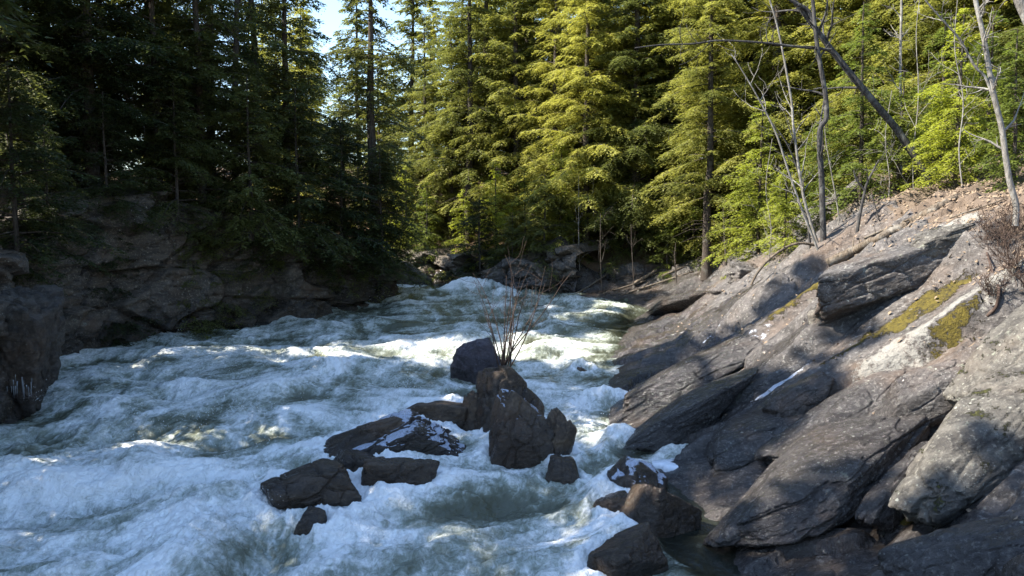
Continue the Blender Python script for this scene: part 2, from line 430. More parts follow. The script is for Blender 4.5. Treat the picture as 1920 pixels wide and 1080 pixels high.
# moss mats seen on the upper slope
def blob(px, py, rx, ry, rot=0., y0=4.):
    c = hit(px, py, y0); dx, dy = X-c[0], Y-c[1]
    a, b = math.cos(rot), math.sin(rot)
    return np.exp(-((dx*a+dy*b)/rx)**2-((-dx*b+dy*a)/ry)**2)
moss = .95*blob(1745, 575, .95, .36, R(8))+.6*blob(1600, 655, .9, .28)+.6*blob(1790, 620, .8, .25)+.7*blob(1480, 580, 1.0, .22)+.5*blob(1560, 520, .5, .25)+.5*blob(1700, 960, .3, .3)
moss = np.clip(moss, 0, .62)*.9
pale = .75*blob(1830, 560, 1.1, .3)+.7*blob(1720, 640, 1.4, .28)+.7*blob(1900, 640, .7, .6)+.45*blob(1640, 700, .9, .25)+.65*blob(1770, 450, .9, .3)+.35*sstep(4.5, 6.5, DR)*(Y < 22)+.25*sstep(33, 35, Y)
ice = .45*blob(1600, 640, 1.3, .07, R(6))+.42*blob(1700, 600, .8, .08)+.45*blob(1500, 700, 1.1, .08)+.5*blob(1420, 650, .7, .25)+.55*blob(1450, 735, .6, .16)+.45*blob(1330, 640, .6, .15)
litter = np.clip(sstep(4.7, 6.9, DR-.12*(Y-14))*.9+.45*sstep(34.5, 37, Y)*sstep(1, 3, DR)-.6*np.clip(pale, 0, 1)*.5-moss*.3, 0, 1)
sl = mesh_obj('rock_slope', np.stack([X, Y, Z], -1).reshape(-1, 3), grid_faces(*X.shape), MAT['slope'],
              attrs={'wet': wet, 'moss': moss, 'pale': np.clip(pale, 0, .8)*(1-sstep(.3, .6, moss)), 'ice': ice, 'litter': litter})
tag(sl, 'grey bedrock bank with ledges, moss, ice and lichen sloping to the river', kind='structure')
SLOPE = (xs, ys, Z)
def top(x, y):
    """height of the finished slope"""
    i = int(np.clip(np.searchsorted(ys, y), 0, len(ys)-1)); j = int(np.clip(round((x-xs[0])/.04), 0, len(xs)-1))
    return float(Z_[i, j]) if (xs[0] < x < xs[-1] and ys[0] < y < 37.5) else hz(x, y)
Z_ = Z

# ------------------------------------------------------------------ left cliff
def resample(L, step):
    seg = np.linalg.norm(np.diff(L, axis=0), axis=1); s = np.concatenate([[0], np.cumsum(seg)])
    t = np.arange(0, s[-1], step); return np.stack([np.interp(t, s, L[:, 0]), np.interp(t, s, L[:, 1])], -1)
def cliff(L, step, K, hf, s0, label):
    LC = resample(smooth_path(L, 8), step)
    tn = np.gradient(LC, axis=0); tn /= np.linalg.norm(tn, axis=1)[:, None]
    nrm = np.stack([tn[:, 1], -tn[:, 0]], -1)            # towards the river
    tt = np.linspace(0, 1, K)
    hh = hf(LC)[:, None]
    zb = zw(LC[:, 1])[:, None]
    up = np.clip(tt/.72, 0, 1)[None, :]; ov = np.clip((tt-.72)/.28, 0, 1)[None, :]
    zc = zb-1.0+(hh+1.0)*up+.25*ov
    inw = .55*up**2+.25*up+3.2*ov                        # leaning back, then running in over the top
    XC = LC[:, 0][:, None]-nrm[:, 0][:, None]*inw; YC = LC[:, 1][:, None]-nrm[:, 1][:, None]*inw
    S = np.arange(len(LC))[:, None]*step+0*zc+s0
    # joint blocks: beds dipping gently, broken by steep joints
    q = zc-.16*S+.25*noise(S*.3, zc*.3, 0, 51)
    f1, f2, cid = worley(S*.42+.35*noise(S*.6, zc*.8, 0, 53)+q*.12, q*.85+.3*noise(S*.5, zc, 4.4, 54), None, 52)
    g1, g2, cid2 = worley(S*1.1+.3*noise(S, zc, 0, 55), q*2.1, None, 56)
    off = (cid-.5)*1.0+(cid2-.5)*.34-.45*sstep(.07, .0, f2-f1)-.16*sstep(.08, .0, g2-g1)
    off = off+.22*fbm(S*.5, zc*.6, 0, 3, 57)+.06*fbm(S*2.5, zc*4, 0, 4, 58)+.05*fbm(S*.8, q*8, 0, 3, 59, ridge=True)
    fade = 1-.75*ov
    XC = XC+nrm[:, 0][:, None]*off*fade; YC = YC+nrm[:, 1][:, None]*off*fade
    zc = zc+.35*ov*fbm(S*.6, inw*.9, 3.3, 4, 60)+(cid2-.5)*.25*ov*(1-ov)*4+.3*(cid-.5)*sstep(.3, 1, up)
    wetc = np.clip(sstep(1.3, .2, zc-zb)+.35*sstep(0, .5, noise(S*.9, zc*.15, 0, 61)), 0, 1)
    clf = mesh_obj('cliff', np.stack([XC, YC, zc], -1).reshape(-1, 3), grid_faces(*XC.shape)[:, ::-1], MAT['cliff'], attrs={'wet': wetc})
    tag(clf, label, kind='structure')
cliff(LB[1:12], .06, 130, lambda q: cliff_h(q[:, 1]), 0, 'dark blocky rock cliff along the far left side of the river')
cliff(RB[14:19][::-1]*1.0, .09, 80, lambda q: np.interp(q[:, 0], [-8, -3, -1, 1, 2, 3.2, 4.5], [1.6, 1.5, 1.6, 2.0, 2.2, 1.2, .3]), 40, 'low dark cliff closing the far bend of the river')

# ------------------------------------------------------------------ water
rocks_in_water = []      # (x, y, rx, ry) filled below before the water is made
# ------------------------------------------------------------------ rocks
_ico = {}
def ico(sub):
    if sub not in _ico:
        import bmesh
        bm = bmesh.new(); bmesh.ops.create_icosphere(bm, subdivisions=sub, radius=1)
        me = bpy.data.meshes.new('t'); bm.to_mesh(me); bm.free()
        v = np.empty(len(me.vertices)*3); me.vertices.foreach_get('co', v)
        f = np.empty(len(me.polygons)*3, int); me.polygons.foreach_get('vertices', f)
        bpy.data.meshes.remove(me); _ico[sub] = (v.reshape(-1, 3), f.reshape(-1, 3))
    return _ico[sub]
def rotm(rx, ry, rz):
    from mathutils import Euler
    return np.array(Euler((rx, ry, rz)).to_matrix())
def rock_shape(seed, sub=5, planes=14, sharp=18., rough=.08, dmin=.72, chip=.08):
    rg = np.random.default_rng(seed); n, f = ico(sub)
    N = rg.normal(size=(planes, 3)); N = np.vstack([N, [[0, 0, 1], [1, 0, 0], [-1, 0, 0], [0, 1, 0], [0, -1, 0]]])
    N += rg.normal(size=N.shape)*.15
    N /= np.linalg.norm(N, axis=1)[:, None]
    d = rg.uniform(dmin, 1, len(N)); d[planes:] = rg.uniform(.85, 1, 5)
    c = np.clip(n@N.T, .02, None)/d[None]
    r = 1/(np.sum(c**sharp, 1)**(1/sharp))
    v = n*r[:, None]
    s = seed*3.1
    if chip:
        g1, g2, ci = worley(v[:, 0]*1.4+s, v[:, 1]*1.4, v[:, 2]*1.7+.3*noise(v[:, 0]*3, v[:, 1]*3, v[:, 2]*3, 2), seed)
        h1, h2, cj = worley(v[:, 0]*5+s, v[:, 1]*5, v[:, 2]*6, seed+1)
        v = v*(1+chip*((ci-.5)*1.1-.8*sstep(.1, 0, g2-g1))+chip*.2*((cj-.5)-.6*sstep(.1, 0, h2-h1)))[:, None]
    v = v*(1+rough*fbm(v[:, 0]*1.6+s, v[:, 1]*1.6, v[:, 2]*1.6, 5, 3, .6)[:, None]
           +rough*.35*fbm(v[:, 0]*7+s, v[:, 1]*7, v[:, 2]*7, 3, 4, .6)[:, None])
    return v, f
def rock(label, cat, px0, py0, px1, py1, y, mat, seed, depth=1., sink=.5, rot=(0, 0, 0), tiltpx=0., group=None, name='boulder',
         sub=5, planes=14, sharp=18., rough=.06, dmin=.72, wetz=.45, push=0., chip=.09):
    """a rock that fills about the given box of the photograph at distance y"""
    if y == 'w':       # its front edge stands in the water at the foot of the box
        r_ = ray((px0+px1)/2, py1); y = (CAMZ+.456)/(.057-r_[2])
        y = y+abs(ray(px1, py1)[0]-ray(px0, py1)[0])*y/2*depth*.85
    if y is None:      # bedded in the bank where the slope is
        y = float(hit((px0+px1)/2, py0+(py1-py0)*.62)[1]) + push; sink = sink if sink < .3 else .0
    a = P(px0, py1, y); b = P(px1, py0, y)
    w = b[0]-a[0]; h = b[2]-a[2]
    v, f = rock_shape(seed, sub, planes, sharp, rough, dmin, chip)
    ext = np.array([w/2, w/2*depth, (h+sink)/2])
    v = v@rotm(*rot).T
    v = (v-(v.max(0)+v.min(0))/2)/((v.max(0)-v.min(0))/2)*ext
    if tiltpx: # roll about the viewing direction, keeping the long axis
        v = v@rotm(0, tiltpx, 0).T
    cx, cz = (a[0]+b[0])/2, (a[2]+b[2])/2-sink/2
    wz = float(zw(y))
    wet = np.clip(1-(v[:, 2]+cz-wz)/wetz, 0, 1)*(1 if wetz > 0 else 0)
    o = mesh_obj(name, v, f, MAT[mat], attrs={'wet': wet})
    o.location = (cx, y, cz)
    tag(o, label, cat, group)
    rocks_in_water.append((cx, y, w/2, w/2*depth, cz+ext[2]-wz))
    return o

G1 = 'rocks of the islet in the middle of the rapids'
rock('tall dark brown block crowning the midstream islet, bare shrub on top', 'rock', 882, 682, 1022, 830, 15.9, 'boulder_dark', 103, .8, .6, (.1, .5, .4), group=G1, planes=12, sharp=24, sub=6, wetz=2.2)
rock('squarish frost-capped boulder at the front of the midstream islet', 'rock', 916, 732, 1042, 872, 'w', 'boulder_frost', 14, .75, .5, (.1, .2, .2), group=G1, planes=12, sharp=20, sub=6, wetz=1.6)
rock('low brown rock leaning against the right side of the frost-capped boulder', 'rock', 1015, 765, 1082, 868, 'w', 'boulder_dark', 23, 1., .5, (.5, .1, .9), group=G1, planes=9)
rock('violet-grey wedge of rock splitting the current just upstream of the islet', 'rock', 843, 628, 935, 705, 20.3, 'boulder_violet', 8, .8, .7, (0, 0, .3), tiltpx=.45, group=G1, planes=7, sharp=30)
rock('long slanting slab glazed with blue ice on the islet', 'rock', 640, 772, 900, 868, 'w', 'boulder_ice', 119, .55, .6, (.3, 0, .1), tiltpx=-.36, group=G1, planes=7, sharp=26, sub=6, dmin=.8, wetz=1.2)
rock('thin dark ledge behind the ice-glazed slab', 'rock', 705, 748, 890, 800, 16.2, 'boulder_dark', 31, .6, .5, (0, .2, 0), tiltpx=-.28, group=G1, planes=8, sharp=26)
rock('wet brown rock at the left tip of the islet with spray breaking on it', 'rock', 505, 872, 690, 972, 'w', 'boulder_dark', 205, .8, .8, (0, .1, .4), tiltpx=-.30, group=G1, sub=6, planes=9, sharp=22, dmin=.78, wetz=2.6)
rock('dark wet rock right of the left tip rock, sharing its crest', 'rock', 600, 842, 712, 950, 13.4, 'boulder_dark', 208, .9, .5, (0, .1, 1.6), tiltpx=.15, group=G1, sub=6, planes=9, sharp=22, dmin=.8, wetz=1.6)
rock('long low dark rock between the islet tip and the icy slab', 'rock', 676, 858, 815, 930, 'w', 'boulder_dark', 227, .6, .4, (.1, 0, .1), tiltpx=.16, group=G1, sub=6, planes=9, sharp=22, dmin=.8, wetz=1.)
rock('dark ridge of rock joining the left tip to the icy slab', 'rock', 590, 798, 800, 900, 14.5, 'boulder_dark', 135, .6, .6, (.2, .1, 0), tiltpx=-.36, group=G1, sub=6, planes=8, sharp=24, wetz=1.)
rock('small dark rock filling the gap between the slab and the tall block', 'rock', 845, 735, 925, 815, 15.9, 'boulder_dark', 37, .9, .4, (.3, .6, 1), group=G1, planes=9)
rock('small rounded dark rock downstream of the frost-capped boulder', 'rock', 1018, 858, 1088, 902, 'w', 'boulder_dark', 41, .9, .4, group=G1, planes=10, sharp=10, wetz=1.)
rock('half-drowned stone ringed with foam just below the left tip of the islet', 'rock', 552, 955, 618, 1002, 'w', 'boulder_dark', 43, .9, .3, group=G1, planes=10, sharp=10, wetz=1.)
G2 = 'wet rocks at the foot of the right bank'
rock('dark rock at the bottom of the chute, highest of its group', 'rock', 1128, 866, 1262, 945, 'w', 'boulder_frost', 45, .9, .5, (.2, .3, .2), group=G2, planes=10, wetz=3.)
rock('largest wet brown rock beside the still pool', 'rock', 1150, 905, 1318, 1005, 'w', 'boulder_dark', 347, .8, .7, (.1, .2, .9), tiltpx=.34, group=G2, sub=6, planes=7, sharp=28, wetz=3., chip=.06)
rock('blackish wet rock at the bottom of the frame beside the pool', 'rock', 1105, 1000, 1260, 1095, 'w', 'boulder_dark', 349, 1., .6, (.3, .1, .4), tiltpx=-.3, group=G2, sub=6, planes=7, sharp=28, wetz=3., chip=.06)
rock('small black rock in the foam left of the largest wet rock', 'rock', 1110, 925, 1180, 968, 'w', 'boulder_dark', 51, 1., .3, group=G2, planes=10, wetz=3.)
G3 = 'rounded outcrops of the right bank'
rock('long grey ledge with a squared-off end halfway up the bank', 'rock', 1516, 470, 1800, 590, None, 'boulder_grey', 75, .35, .9, (0, 0, 0), tiltpx=-.32, group=G3, sub=6, planes=5, sharp=26, rough=.05, wetz=-1)
rock('small pale cube-like stone under the end of the long ledge', 'stone', 1514, 580, 1546, 612, None, 'boulder_pale', 77, .9, .15, (0, 0, .2), name='stone', sub=4, planes=6, wetz=-1)
rock('flat pale green rock among the leaves below the fallen log', 'rock', 1705, 425, 1835, 480, None, 'boulder_pale', 79, .5, .5, tiltpx=-.3, group=G3, planes=8, sharp=12, wetz=-1)
rock('dark square block in the shade above the bend', 'rock', 1365, 490, 1440, 535, None, 'boulder_grey', 83, .8, .8, group=G3, planes=6, sharp=24, wetz=-1)
rock('round white-foamed stone just breaking the water at the foot of the bank', 'stone', 1076, 686, 1110, 706, 21., 'boulder_frost', 85, 1., .3, name='stone', sub=4, wetz=-1)
def lobe(label, a, b, wd, ht, mat, seed, planes=9, sharp=10, rough=.06, lift=.0, sub=6, group=None, chip=.06):
    """a nose of bedrock running down the slope from point b to point a of the photograph"""
    A, B = hit(*a), hit(*b); d = B-A; L = np.linalg.norm(d); d = d/L
    side = np.cross(d, [0, 0, 1]); side /= np.linalg.norm(side); upv = np.cross(side, d)
    v, f = rock_shape(seed, sub, planes, sharp, rough, .72, chip)
    v = (v-(v.max(0)+v.min(0))/2)/((v.max(0)-v.min(0))/2)
    v[:, 2] *= 1-.25*v[:, 0]*(v[:, 0] > 0); v[:, 1] *= 1-.2*v[:, 0]*(v[:, 0] > 0)
    v = v*[L*.56, wd, ht]
    v = v[:, :1]*d+v[:, 1:2]*side+v[:, 2:]*upv
    c = (A+B)/2+upv*lift*ht
    o = mesh_obj('outcrop', v, f, MAT[mat], attrs={'wet': np.clip(sstep(4.4, 1.2, d_right(v[:, 0]+c[0], v[:, 1]+c[1])), 0, 1)*(mat != 'boulder_pale')}); o.location = tuple(c)
    tag(o, label, 'rock', group); rocks_in_water.append((A[0], A[1], wd, wd, .2)); return o
lobe('smooth dark lobe of rock overhanging the chute', (1160, 775), (1420, 640), .85, .42, 'boulder_grey', 53, group=G3)
lobe('long rounded boulder with sunlit crest beside the foam at the foot of the bank', (1190, 855), (1410, 715), .42, .42, 'boulder_grey', 55, group=G3, lift=.1)
lobe('broad rounded sunlit boulder above the pool', (1315, 880), (1520, 790), .7, .42, 'boulder_grey', 57, group=G3)
lobe('dark lichened knob behind the broad sunlit boulder', (1455, 805), (1570, 730), .4, .45, 'boulder_grey', 59, sharp=14, group=G3, lift=.1)
lobe('huge smooth lobe of grey rock at the bottom right, speckled with lichen', (1385, 1040), (1700, 790), .8, .55, 'boulder_grey', 61, sharp=12, group=G3)
lobe('rounded shoulder of rock above the huge smooth lobe', (1475, 890), (1700, 690), .6, .42, 'boulder_grey', 64, sharp=12, group=G3)
lobe('dark overhanging block at the top of the shoulder', (1660, 810), (1830, 700), .4, .5, 'boulder_grey', 65, planes=7, sharp=24, group=G3, lift=.15)
lobe('narrow rib of rock in the mossy cleft', (1640, 1010), (1740, 850), .26, .4, 'boulder_grey', 67, group=G3)
lobe('big pale lichen-crusted outcrop at the right edge', (1735, 990), (1990, 720), .62, .72, 'boulder_pale', 69, planes=10, sharp=16, rough=.09, group=G3, lift=.1)
lobe('cracked pale wall of rock at the right edge above the big outcrop', (1860, 790), (2080, 560), .6, .6, 'boulder_pale', 71, planes=7, sharp=26, rough=.09, group=G3, lift=.1)
lobe('low rounded rock across the bottom right corner', (1690, 1110), (2060, 985), .5, .42, 'boulder_grey', 73, group=G3)
lobe('dark mossy ledge where the bank meets the upstream water', (1225, 588), (1340, 552), .5, .35, 'boulder_grey', 81, group=G3)
lobe('low rounded hump low on the bank behind the long sunlit boulder', (1330, 790), (1500, 690), .4, .3, 'boulder_grey', 76, group=G3)
G4 = 'rocks at the far bend of the river'
rock('grey upright rock face standing at the left of the far bend', 'rock', 728, 488, 812, 575, 41., 'boulder_grey', 87, .8, .8, group=G4, planes=8, sharp=28, rough=.12, wetz=.6)
rock('overhanging dark block high in the middle of the far bank', 'rock', 975, 450, 1090, 530, 38.2, 'boulder_cliff', 89, .8, .3, tiltpx=-.35, group=G4, sub=6, planes=7, sharp=28, rough=.14, wetz=-1)
rock('low dark rock at the waterline of the far bank', 'rock', 815, 530, 885, 575, 40.2, 'boulder_cliff', 91, .8, .8, group=G4, planes=8, sharp=24, rough=.12, wetz=.8)

# icy sheet at the foot of the bank and frozen puddle
def ice_sheet(name, label, px, py, y, w, d, seed):
    c = P(px, py, y); n = 48; a = np.linspace(0, 2*PI, n, endpoint=False)
    rr = 1+.3*noise(np.cos(a)*1.3+seed, np.sin(a)*1.3, 0, seed)+.12*noise(np.cos(a)*4+seed, np.sin(a)*4, 0, seed+1)
    V = []
    for k, (s, z) in enumerate(((1.0, -.12), (1.0, .0), (.9, .045), (.5, .06), (0.02, .065))):
        V.append(np.stack([np.cos(a)*rr*s*w, np.sin(a)*rr*s*d, z+0*a], -1))
    V = np.concatenate(V); F = []
    for k in range(4):
        i = np.arange(n)+k*n; j = (np.arange(n)+1) % n+k*n; F.append(np.stack([i, j, j+n, i+n], -1))
    o = mesh_obj(name, V, np.concatenate(F), MAT['ice']); o.location = c; tag(o, label, 'ice'); return o
ice_sheet('ice_sheet', 'flat white shelf of ice on the still pool', 1272, 872, 13.6, .42, .3, 3)

def icicles():
    paths = []; rg = np.random.default_rng(5)
    for i in range(26):
        c = P(rg.uniform(2, 62), rg.uniform(700, 730), rg.uniform(16.6, 17.2)); L = rg.uniform(.1, .35); r = rg.uniform(.006, .014)
        paths.append((np.array([c, c-[0, 0, L*.5], c-[0, 0, L]]), (r, r*.6, .002)))
    V, F = tubes(paths, 6); return mesh_obj('icicles', V, F, MAT['icicle'])
tag(icicles(), 'row of icicles hanging from the lip of the left outcrop', 'icicles', kind='stuff')
G5 = 'blocks of the left outcrop'
rock('blocky dark outcrop jutting into the river at the left edge', 'rock', -80, 535, 124, 770, 17.8, 'boulder_cliff', 96, .8, .4, (0, .05, .1), group=G5, name='outcrop', sub=6, planes=7, sharp=34, rough=.16, wetz=.8)

# ------------------------------------------------------------------ the river surface
wy = ladder(4.0, 50, .00033, 1.75); wy = wy[wy < 50]
wx = np.arange(-18, 7.6, .028)
X, Y = np.meshgrid(wx, wy)
DR, DL = d_right(X, Y), d_left(X, Y)
base = zw(Y)
# flow coordinates: downstream runs towards the camera and drifts to the left
U = X+.28*(Y-20)*sstep(30, 10, Y)*-.5; V = Y
wx1 = noise(U*.35, V*.22, 0, 101); wx2 = noise(U*.35+9, V*.22, 3.7, 102)
A = U+.9*wx1; B = V+.9*wx2
turb = sstep(20, 9, Y)*sstep(3, -2, X)*.9+.35                   # wildest towards the lower left
turb = turb*(.4+.6*sstep(0, 1.2, np.minimum(-DR, -DL)))
swell = .26*noise(A*.45, B*.42, 0, 103)+.20*noise(A*.8, B*1.0, 0, 104)
bil = 1-np.abs(fbm(A*1.1, B*1.25, 0, 4, 105, .55))*2.2
fineb = fbm(A*3.6, B*3.9, 0, 5, 106, .62)
chop = .12*(bil-.4)+.05*fineb+.009*fbm(X*14, Y*12, 0, 3, 117, .6)
z = base+swell*(.6+.8*turb)+chop*(.6+.6*turb)
foamn = .35*noise(A*.55+4, B*.5, 0, 131)*sstep(22, 12, Y)+fbm(A*.9+.5*fineb, B*.8+.4*bil, 0, 5, 107, .6)
streak = fbm(A*1.6+.5*foamn, B*.55, 0, 4, 108, .6, ridge=True)
foam = .43+.80*foamn+.30*streak+.12*turb+.30*swell/.2*.5+.18*(bil-.5)
# pillows of water over drowned rocks, and the holes behind them
def mound(cx, cy, rx, ry, h, foamy=.4):
    global z, foam
    e = np.exp(-((X-cx)/rx)**2-((Y-cy)/ry)**2); z = z+h*e*(1+.35*fineb); foam = foam+foamy*e
c = P(880, 556, 37.); mound(c[0], 37., 1.25, 1.1, .62, .5)
mound(c[0]+2.6, 36.2, 1.6, .8, .3, .3); mound(c[0]-3.2, 36.6, 1.4, .8, .25, .3); mound(c[0]-4.6, 35.2, 1.2, .8, .35, .3)
for (px, py, yy, rx, h) in ((350, 730, 19, .9, .25), (380, 905, 13., .7, .22), (280, 820, 14.5, 1.0, .2), (140, 960, 12.5, 1.0, .15), (620, 690, 21, 1.2, .3), (1160, 830, 15, .5, .2), (330, 1010, 11, .7, .2)):
    c = P(px, py, yy); mound(c[0], yy, rx, rx*.7, h, .35)
for (cx, cy, rx, ry, hgt) in rocks_in_water:
    if hgt < -.2 or cy > 36 or cx > 3.4 or cx < -9: continue
    d = np.sqrt(((X-cx)/(rx*1.02+.05))**2+((Y-cy)/(ry*1.02+.05))**2)
    ring = np.exp(-((d-1.1)/.25)**2)
    upst = np.exp(-((X-cx)/(rx*1.2))**2-((Y-(cy+ry+.25))/.45)**2)
    dmp = .7*np.exp(-(d/1.22)**4); z = z*(1-dmp)+(base+.05*fineb)*dmp
    foam = foam+.38*ring*(.7+.6*foamn)+.25*upst; z = z+.08*ring*(1+1.5*fineb)+.16*upst-.05*np.exp(-(d/1.0)**2)
    lee = np.exp(-((X-cx)/(rx*1.1))**2-((Y-(cy-ry-1.0))/(1.0))**2)
    foam = foam-.06*lee
# the dark still pool at the foot of the right bank and slicker water near the banks
pc = P(1330, 985, 11.2)
pool = np.exp(-((X-pc[0]+.1)/1.0)**2-((Y-11.3)/1.9)**2)
pool = np.clip(pool*1.6, 0, 1)*sstep(.2, .9, X-1.35-.15*(Y-11))
calm = np.clip(pool, 0, 1)
z = base*calm+z*(1-calm)+calm*(-.03+.012*fbm(X*5, Y*3, 0, 3, 109))
foam = foam*(1-calm)+calm*(.12+.3*sstep(.25, .55, noise(X*4.5, Y*3.2, 0, 110)))
farshoal = np.exp(-((X-4.3)/1.3)**2-((Y-27)/4.)**2)  # dark rocks under the shallows: less foam, darker water
foam = foam-.3*farshoal-.18*sstep(-1.2, 0, DR)-.12*sstep(24, 30, Y)
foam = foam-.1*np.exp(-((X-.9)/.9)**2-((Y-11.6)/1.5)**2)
deep = np.clip(calm+.8*farshoal+.5*sstep(-1.0, 0, DR)+.3*sstep(-1.2, 0, DL), 0, 1)
z = np.where((DR > 1.2) | (DL > 2.2), base-1.5, z)
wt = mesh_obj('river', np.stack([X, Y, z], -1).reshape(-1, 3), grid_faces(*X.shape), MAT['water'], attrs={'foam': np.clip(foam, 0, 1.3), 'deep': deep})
tag(wt, 'foaming white rapids of a greenish river', kind='structure')

def spray():
    rg = np.random.default_rng(21); n0, f0 = ico(1); C, Rr = [], []
    srcs = [(70, 745, 16.3, .25, 40), (480, 965, 11.2, .25, 160), (760, 725, 18.5, .25, 120), (230, 760, 17, .5, 120), (440, 770, 16.5, .9, 260), (480, 780, 16., .5, 160), (755, 740, 16.8, .3, 60), (390, 690, 20, .5, 80), (470, 930, 11.9, .35, 200),
            (420, 660, 21, .3, 50), (340, 630, 24.5, .3, 40), (380, 900, 12.8, .5, 200), (700, 560, 33, .5, 60), (800, 850, 14.3, .5, 120), (880, 552, 36.3, 1., 150), (300, 800, 14.5, .8, 160), (1100, 810, 15.5, .4, 70), (650, 780, 16, .5, 80), (470, 870, 13.4, .5, 120)]
    for (px, py, y, s, k) in srcs:
        c = P(px, py, y)
        for _ in range(int(k)):
            h = rg.exponential(.16*min(1.6, .5+s)); 
            C.append(c+np.array([rg.normal()*s*.8, rg.normal()*s*.4, h-.05])); Rr.append(rg.uniform(.3, 1)**2*.0055*(y/16)**.5+.0015)
    C = np.array(C); Rr = np.array(Rr)
    st = np.stack([np.ones(len(C)), np.ones(len(C)), rg.uniform(1, 2.4, len(C))], -1)
    V = (C[:, None]+n0[None]*Rr[:, None, None]*st[:, None]).reshape(-1, 3)
    F = (f0[None]+(np.arange(len(C))*len(n0))[:, None, None]).reshape(-1, 3)
    o = mesh_obj('spray', V, F, MAT['drop']); tag(o, 'drops of water thrown up by the rapids', 'spray', kind='stuff')
spray()

# ------------------------------------------------------------------ conifers
def hemlock_mesh(seed, Ht, r0, cb, maxlen, nb, leaf, sec_sp, lf_sp, prof=.8, lean=0.0, tri=False, bare=6, side=None, drop=.32, wide=.24):
    """returns (trunk V, F), (crown V, F)"""
    rg = np.random.default_rng(seed)
    k = 14; hs = np.linspace(0, 1, k)
    wob = np.cumsum(rg.normal(size=(k, 2)), 0)*.012*Ht/6
    tp = np.stack([wob[:, 0]+lean*Ht*hs**1.3, wob[:, 1], hs*Ht-.4], -1); tr = r0*(1-hs)**.8+.012; tr[0] *= 1.35
    def trunk_at(h): return np.stack([np.interp(h, hs*Ht, tp[:, i]) for i in range(3)], -1)
    u = np.sort(rg.uniform(0, 1, nb)**.9)
    h = (cb+(1-cb)*u)*Ht*.99
    az = rg.uniform(0, 2*PI, nb)
    L = maxlen*((1-u)**prof*.92+.08)*rg.uniform(.4, 1.2, nb)*np.where(u < .12, rg.uniform(.5, 1, nb), 1)
    if side is not None: L = L*(.55+.45*np.cos(az-side)+.1)
    el = rg.uniform(-.28, .45, nb)+.35*u
    b0 = trunk_at(h); D = np.stack([np.cos(az), np.sin(az), 0*az], -1)
    def bpos(i, t):
        Lt = L[i]*t
        return b0[i]+D[i]*Lt[:, None]+np.stack([0*t, 0*t, L[i]*(el[i]*t-(drop+.25*el[i])*t**2.)], -1)
    paths = [(tp, tr)]
    for i in range(nb):
        t = np.linspace(0, .92, 5); paths.append((bpos(np.full(5, i), t), np.clip(L[i]*.011*(1-t*.85), .004, .05)))
    for i in range(bare):                                   # dead lower limbs
        hh_ = rg.uniform(.05, max(cb, .12))*Ht; a = rg.uniform(0, 2*PI); l = rg.uniform(.4, 1.6); p = trunk_at(np.array([hh_]))[0]
        d = np.array([math.cos(a), math.sin(a), 0]); paths.append((np.array([p, p+d*l*.5+[0, 0, -.02*l], p+d*l+[0, 0, -.25*l]]), (.015, .01, .004)))
    tV, tF = tubes(paths[:1], 9); lV, lF = tubes(paths[1:], 4)
    tV2 = np.concatenate([tV, lV]); tF2 = np.concatenate([tF, lF+len(tV)])
    # side shoots in flat sprays
    n2 = np.maximum(6, (L/sec_sp*2).astype(int)); bi = np.repeat(np.arange(nb), n2)
    t2 = rg.uniform(.12, 1.0, len(bi))
    sd = rg.choice([-1, 1], len(bi)); p2 = bpos(bi, t2)
    l2 = (.34*L[bi]*(1.08-t2)**.75+.12)*rg.uniform(.6, 1.15, len(bi))*np.clip(.35+t2*2.2, 0, 1)
    an = az[bi]+sd*rg.uniform(.55, 1.15, len(bi))
    d2 = np.stack([np.cos(an), np.sin(an), rg.normal(-.2, .26, len(bi))-(.35*t2)], -1)
    n3 = np.maximum(4, (l2/lf_sp).astype(int)); si = np.repeat(np.arange(len(bi)), n3)
    first = np.repeat(np.cumsum(n3)-n3, n3); idx = np.arange(len(si))-first
    s3 = (idx+.5)/n3[si]
    p3 = p2[si]+d2[si]*(l2[si]*s3)[:, None]; p3[:, 2] -= .28*l2[si]*s3**2
    sd3 = np.where(idx % 2 == 0, 1, -1); a3 = an[si]+sd3*rg.uniform(.4, 1.0, len(si))
    l3 = leaf*(1.1-.55*s3)*rg.uniform(.6, 1.3, len(si))
    d3 = np.stack([np.cos(a3), np.sin(a3), rg.normal(-.3, .28, len(si))], -1); d3 /= np.linalg.norm(d3, axis=1)[:, None]
    nn = np.stack([rg.normal(0, .35, len(si)), rg.normal(0, .35, len(si)), np.ones(len(si))], -1)
    wv_ = np.cross(d3, nn); wv_ /= np.linalg.norm(wv_, axis=1)[:, None]
    wd = (l3*wide)[:, None]
    tip = p3+d3*l3[:, None]
    if tri:
        Vc = np.stack([p3-wv_*wd, p3+wv_*wd, tip], 1).reshape(-1, 3); Fc = np.arange(len(Vc)).reshape(-1, 3)
    else:
        mid = p3+d3*(l3*.45)[:, None]
        Vc = np.stack([p3, mid-wv_*wd, tip, mid+wv_*wd], 1).reshape(-1, 3); Fc = np.arange(len(Vc)).reshape(-1, 4)
    return (tV2, tF2), (Vc, Fc)
def make_conifer(name, mats, *a, **k):
    (tv, tf), (cv, cf) = hemlock_mesh(*a, **k)
    e = empty(name, (0, 0, 0))
    mesh_obj('trunk', tv, tf, MAT[mats[0]], e); mesh_obj('crown', cv, cf, MAT[mats[1]], e, smooth=False)
    print(name, len(cf)); e['used'] = 0
    return e
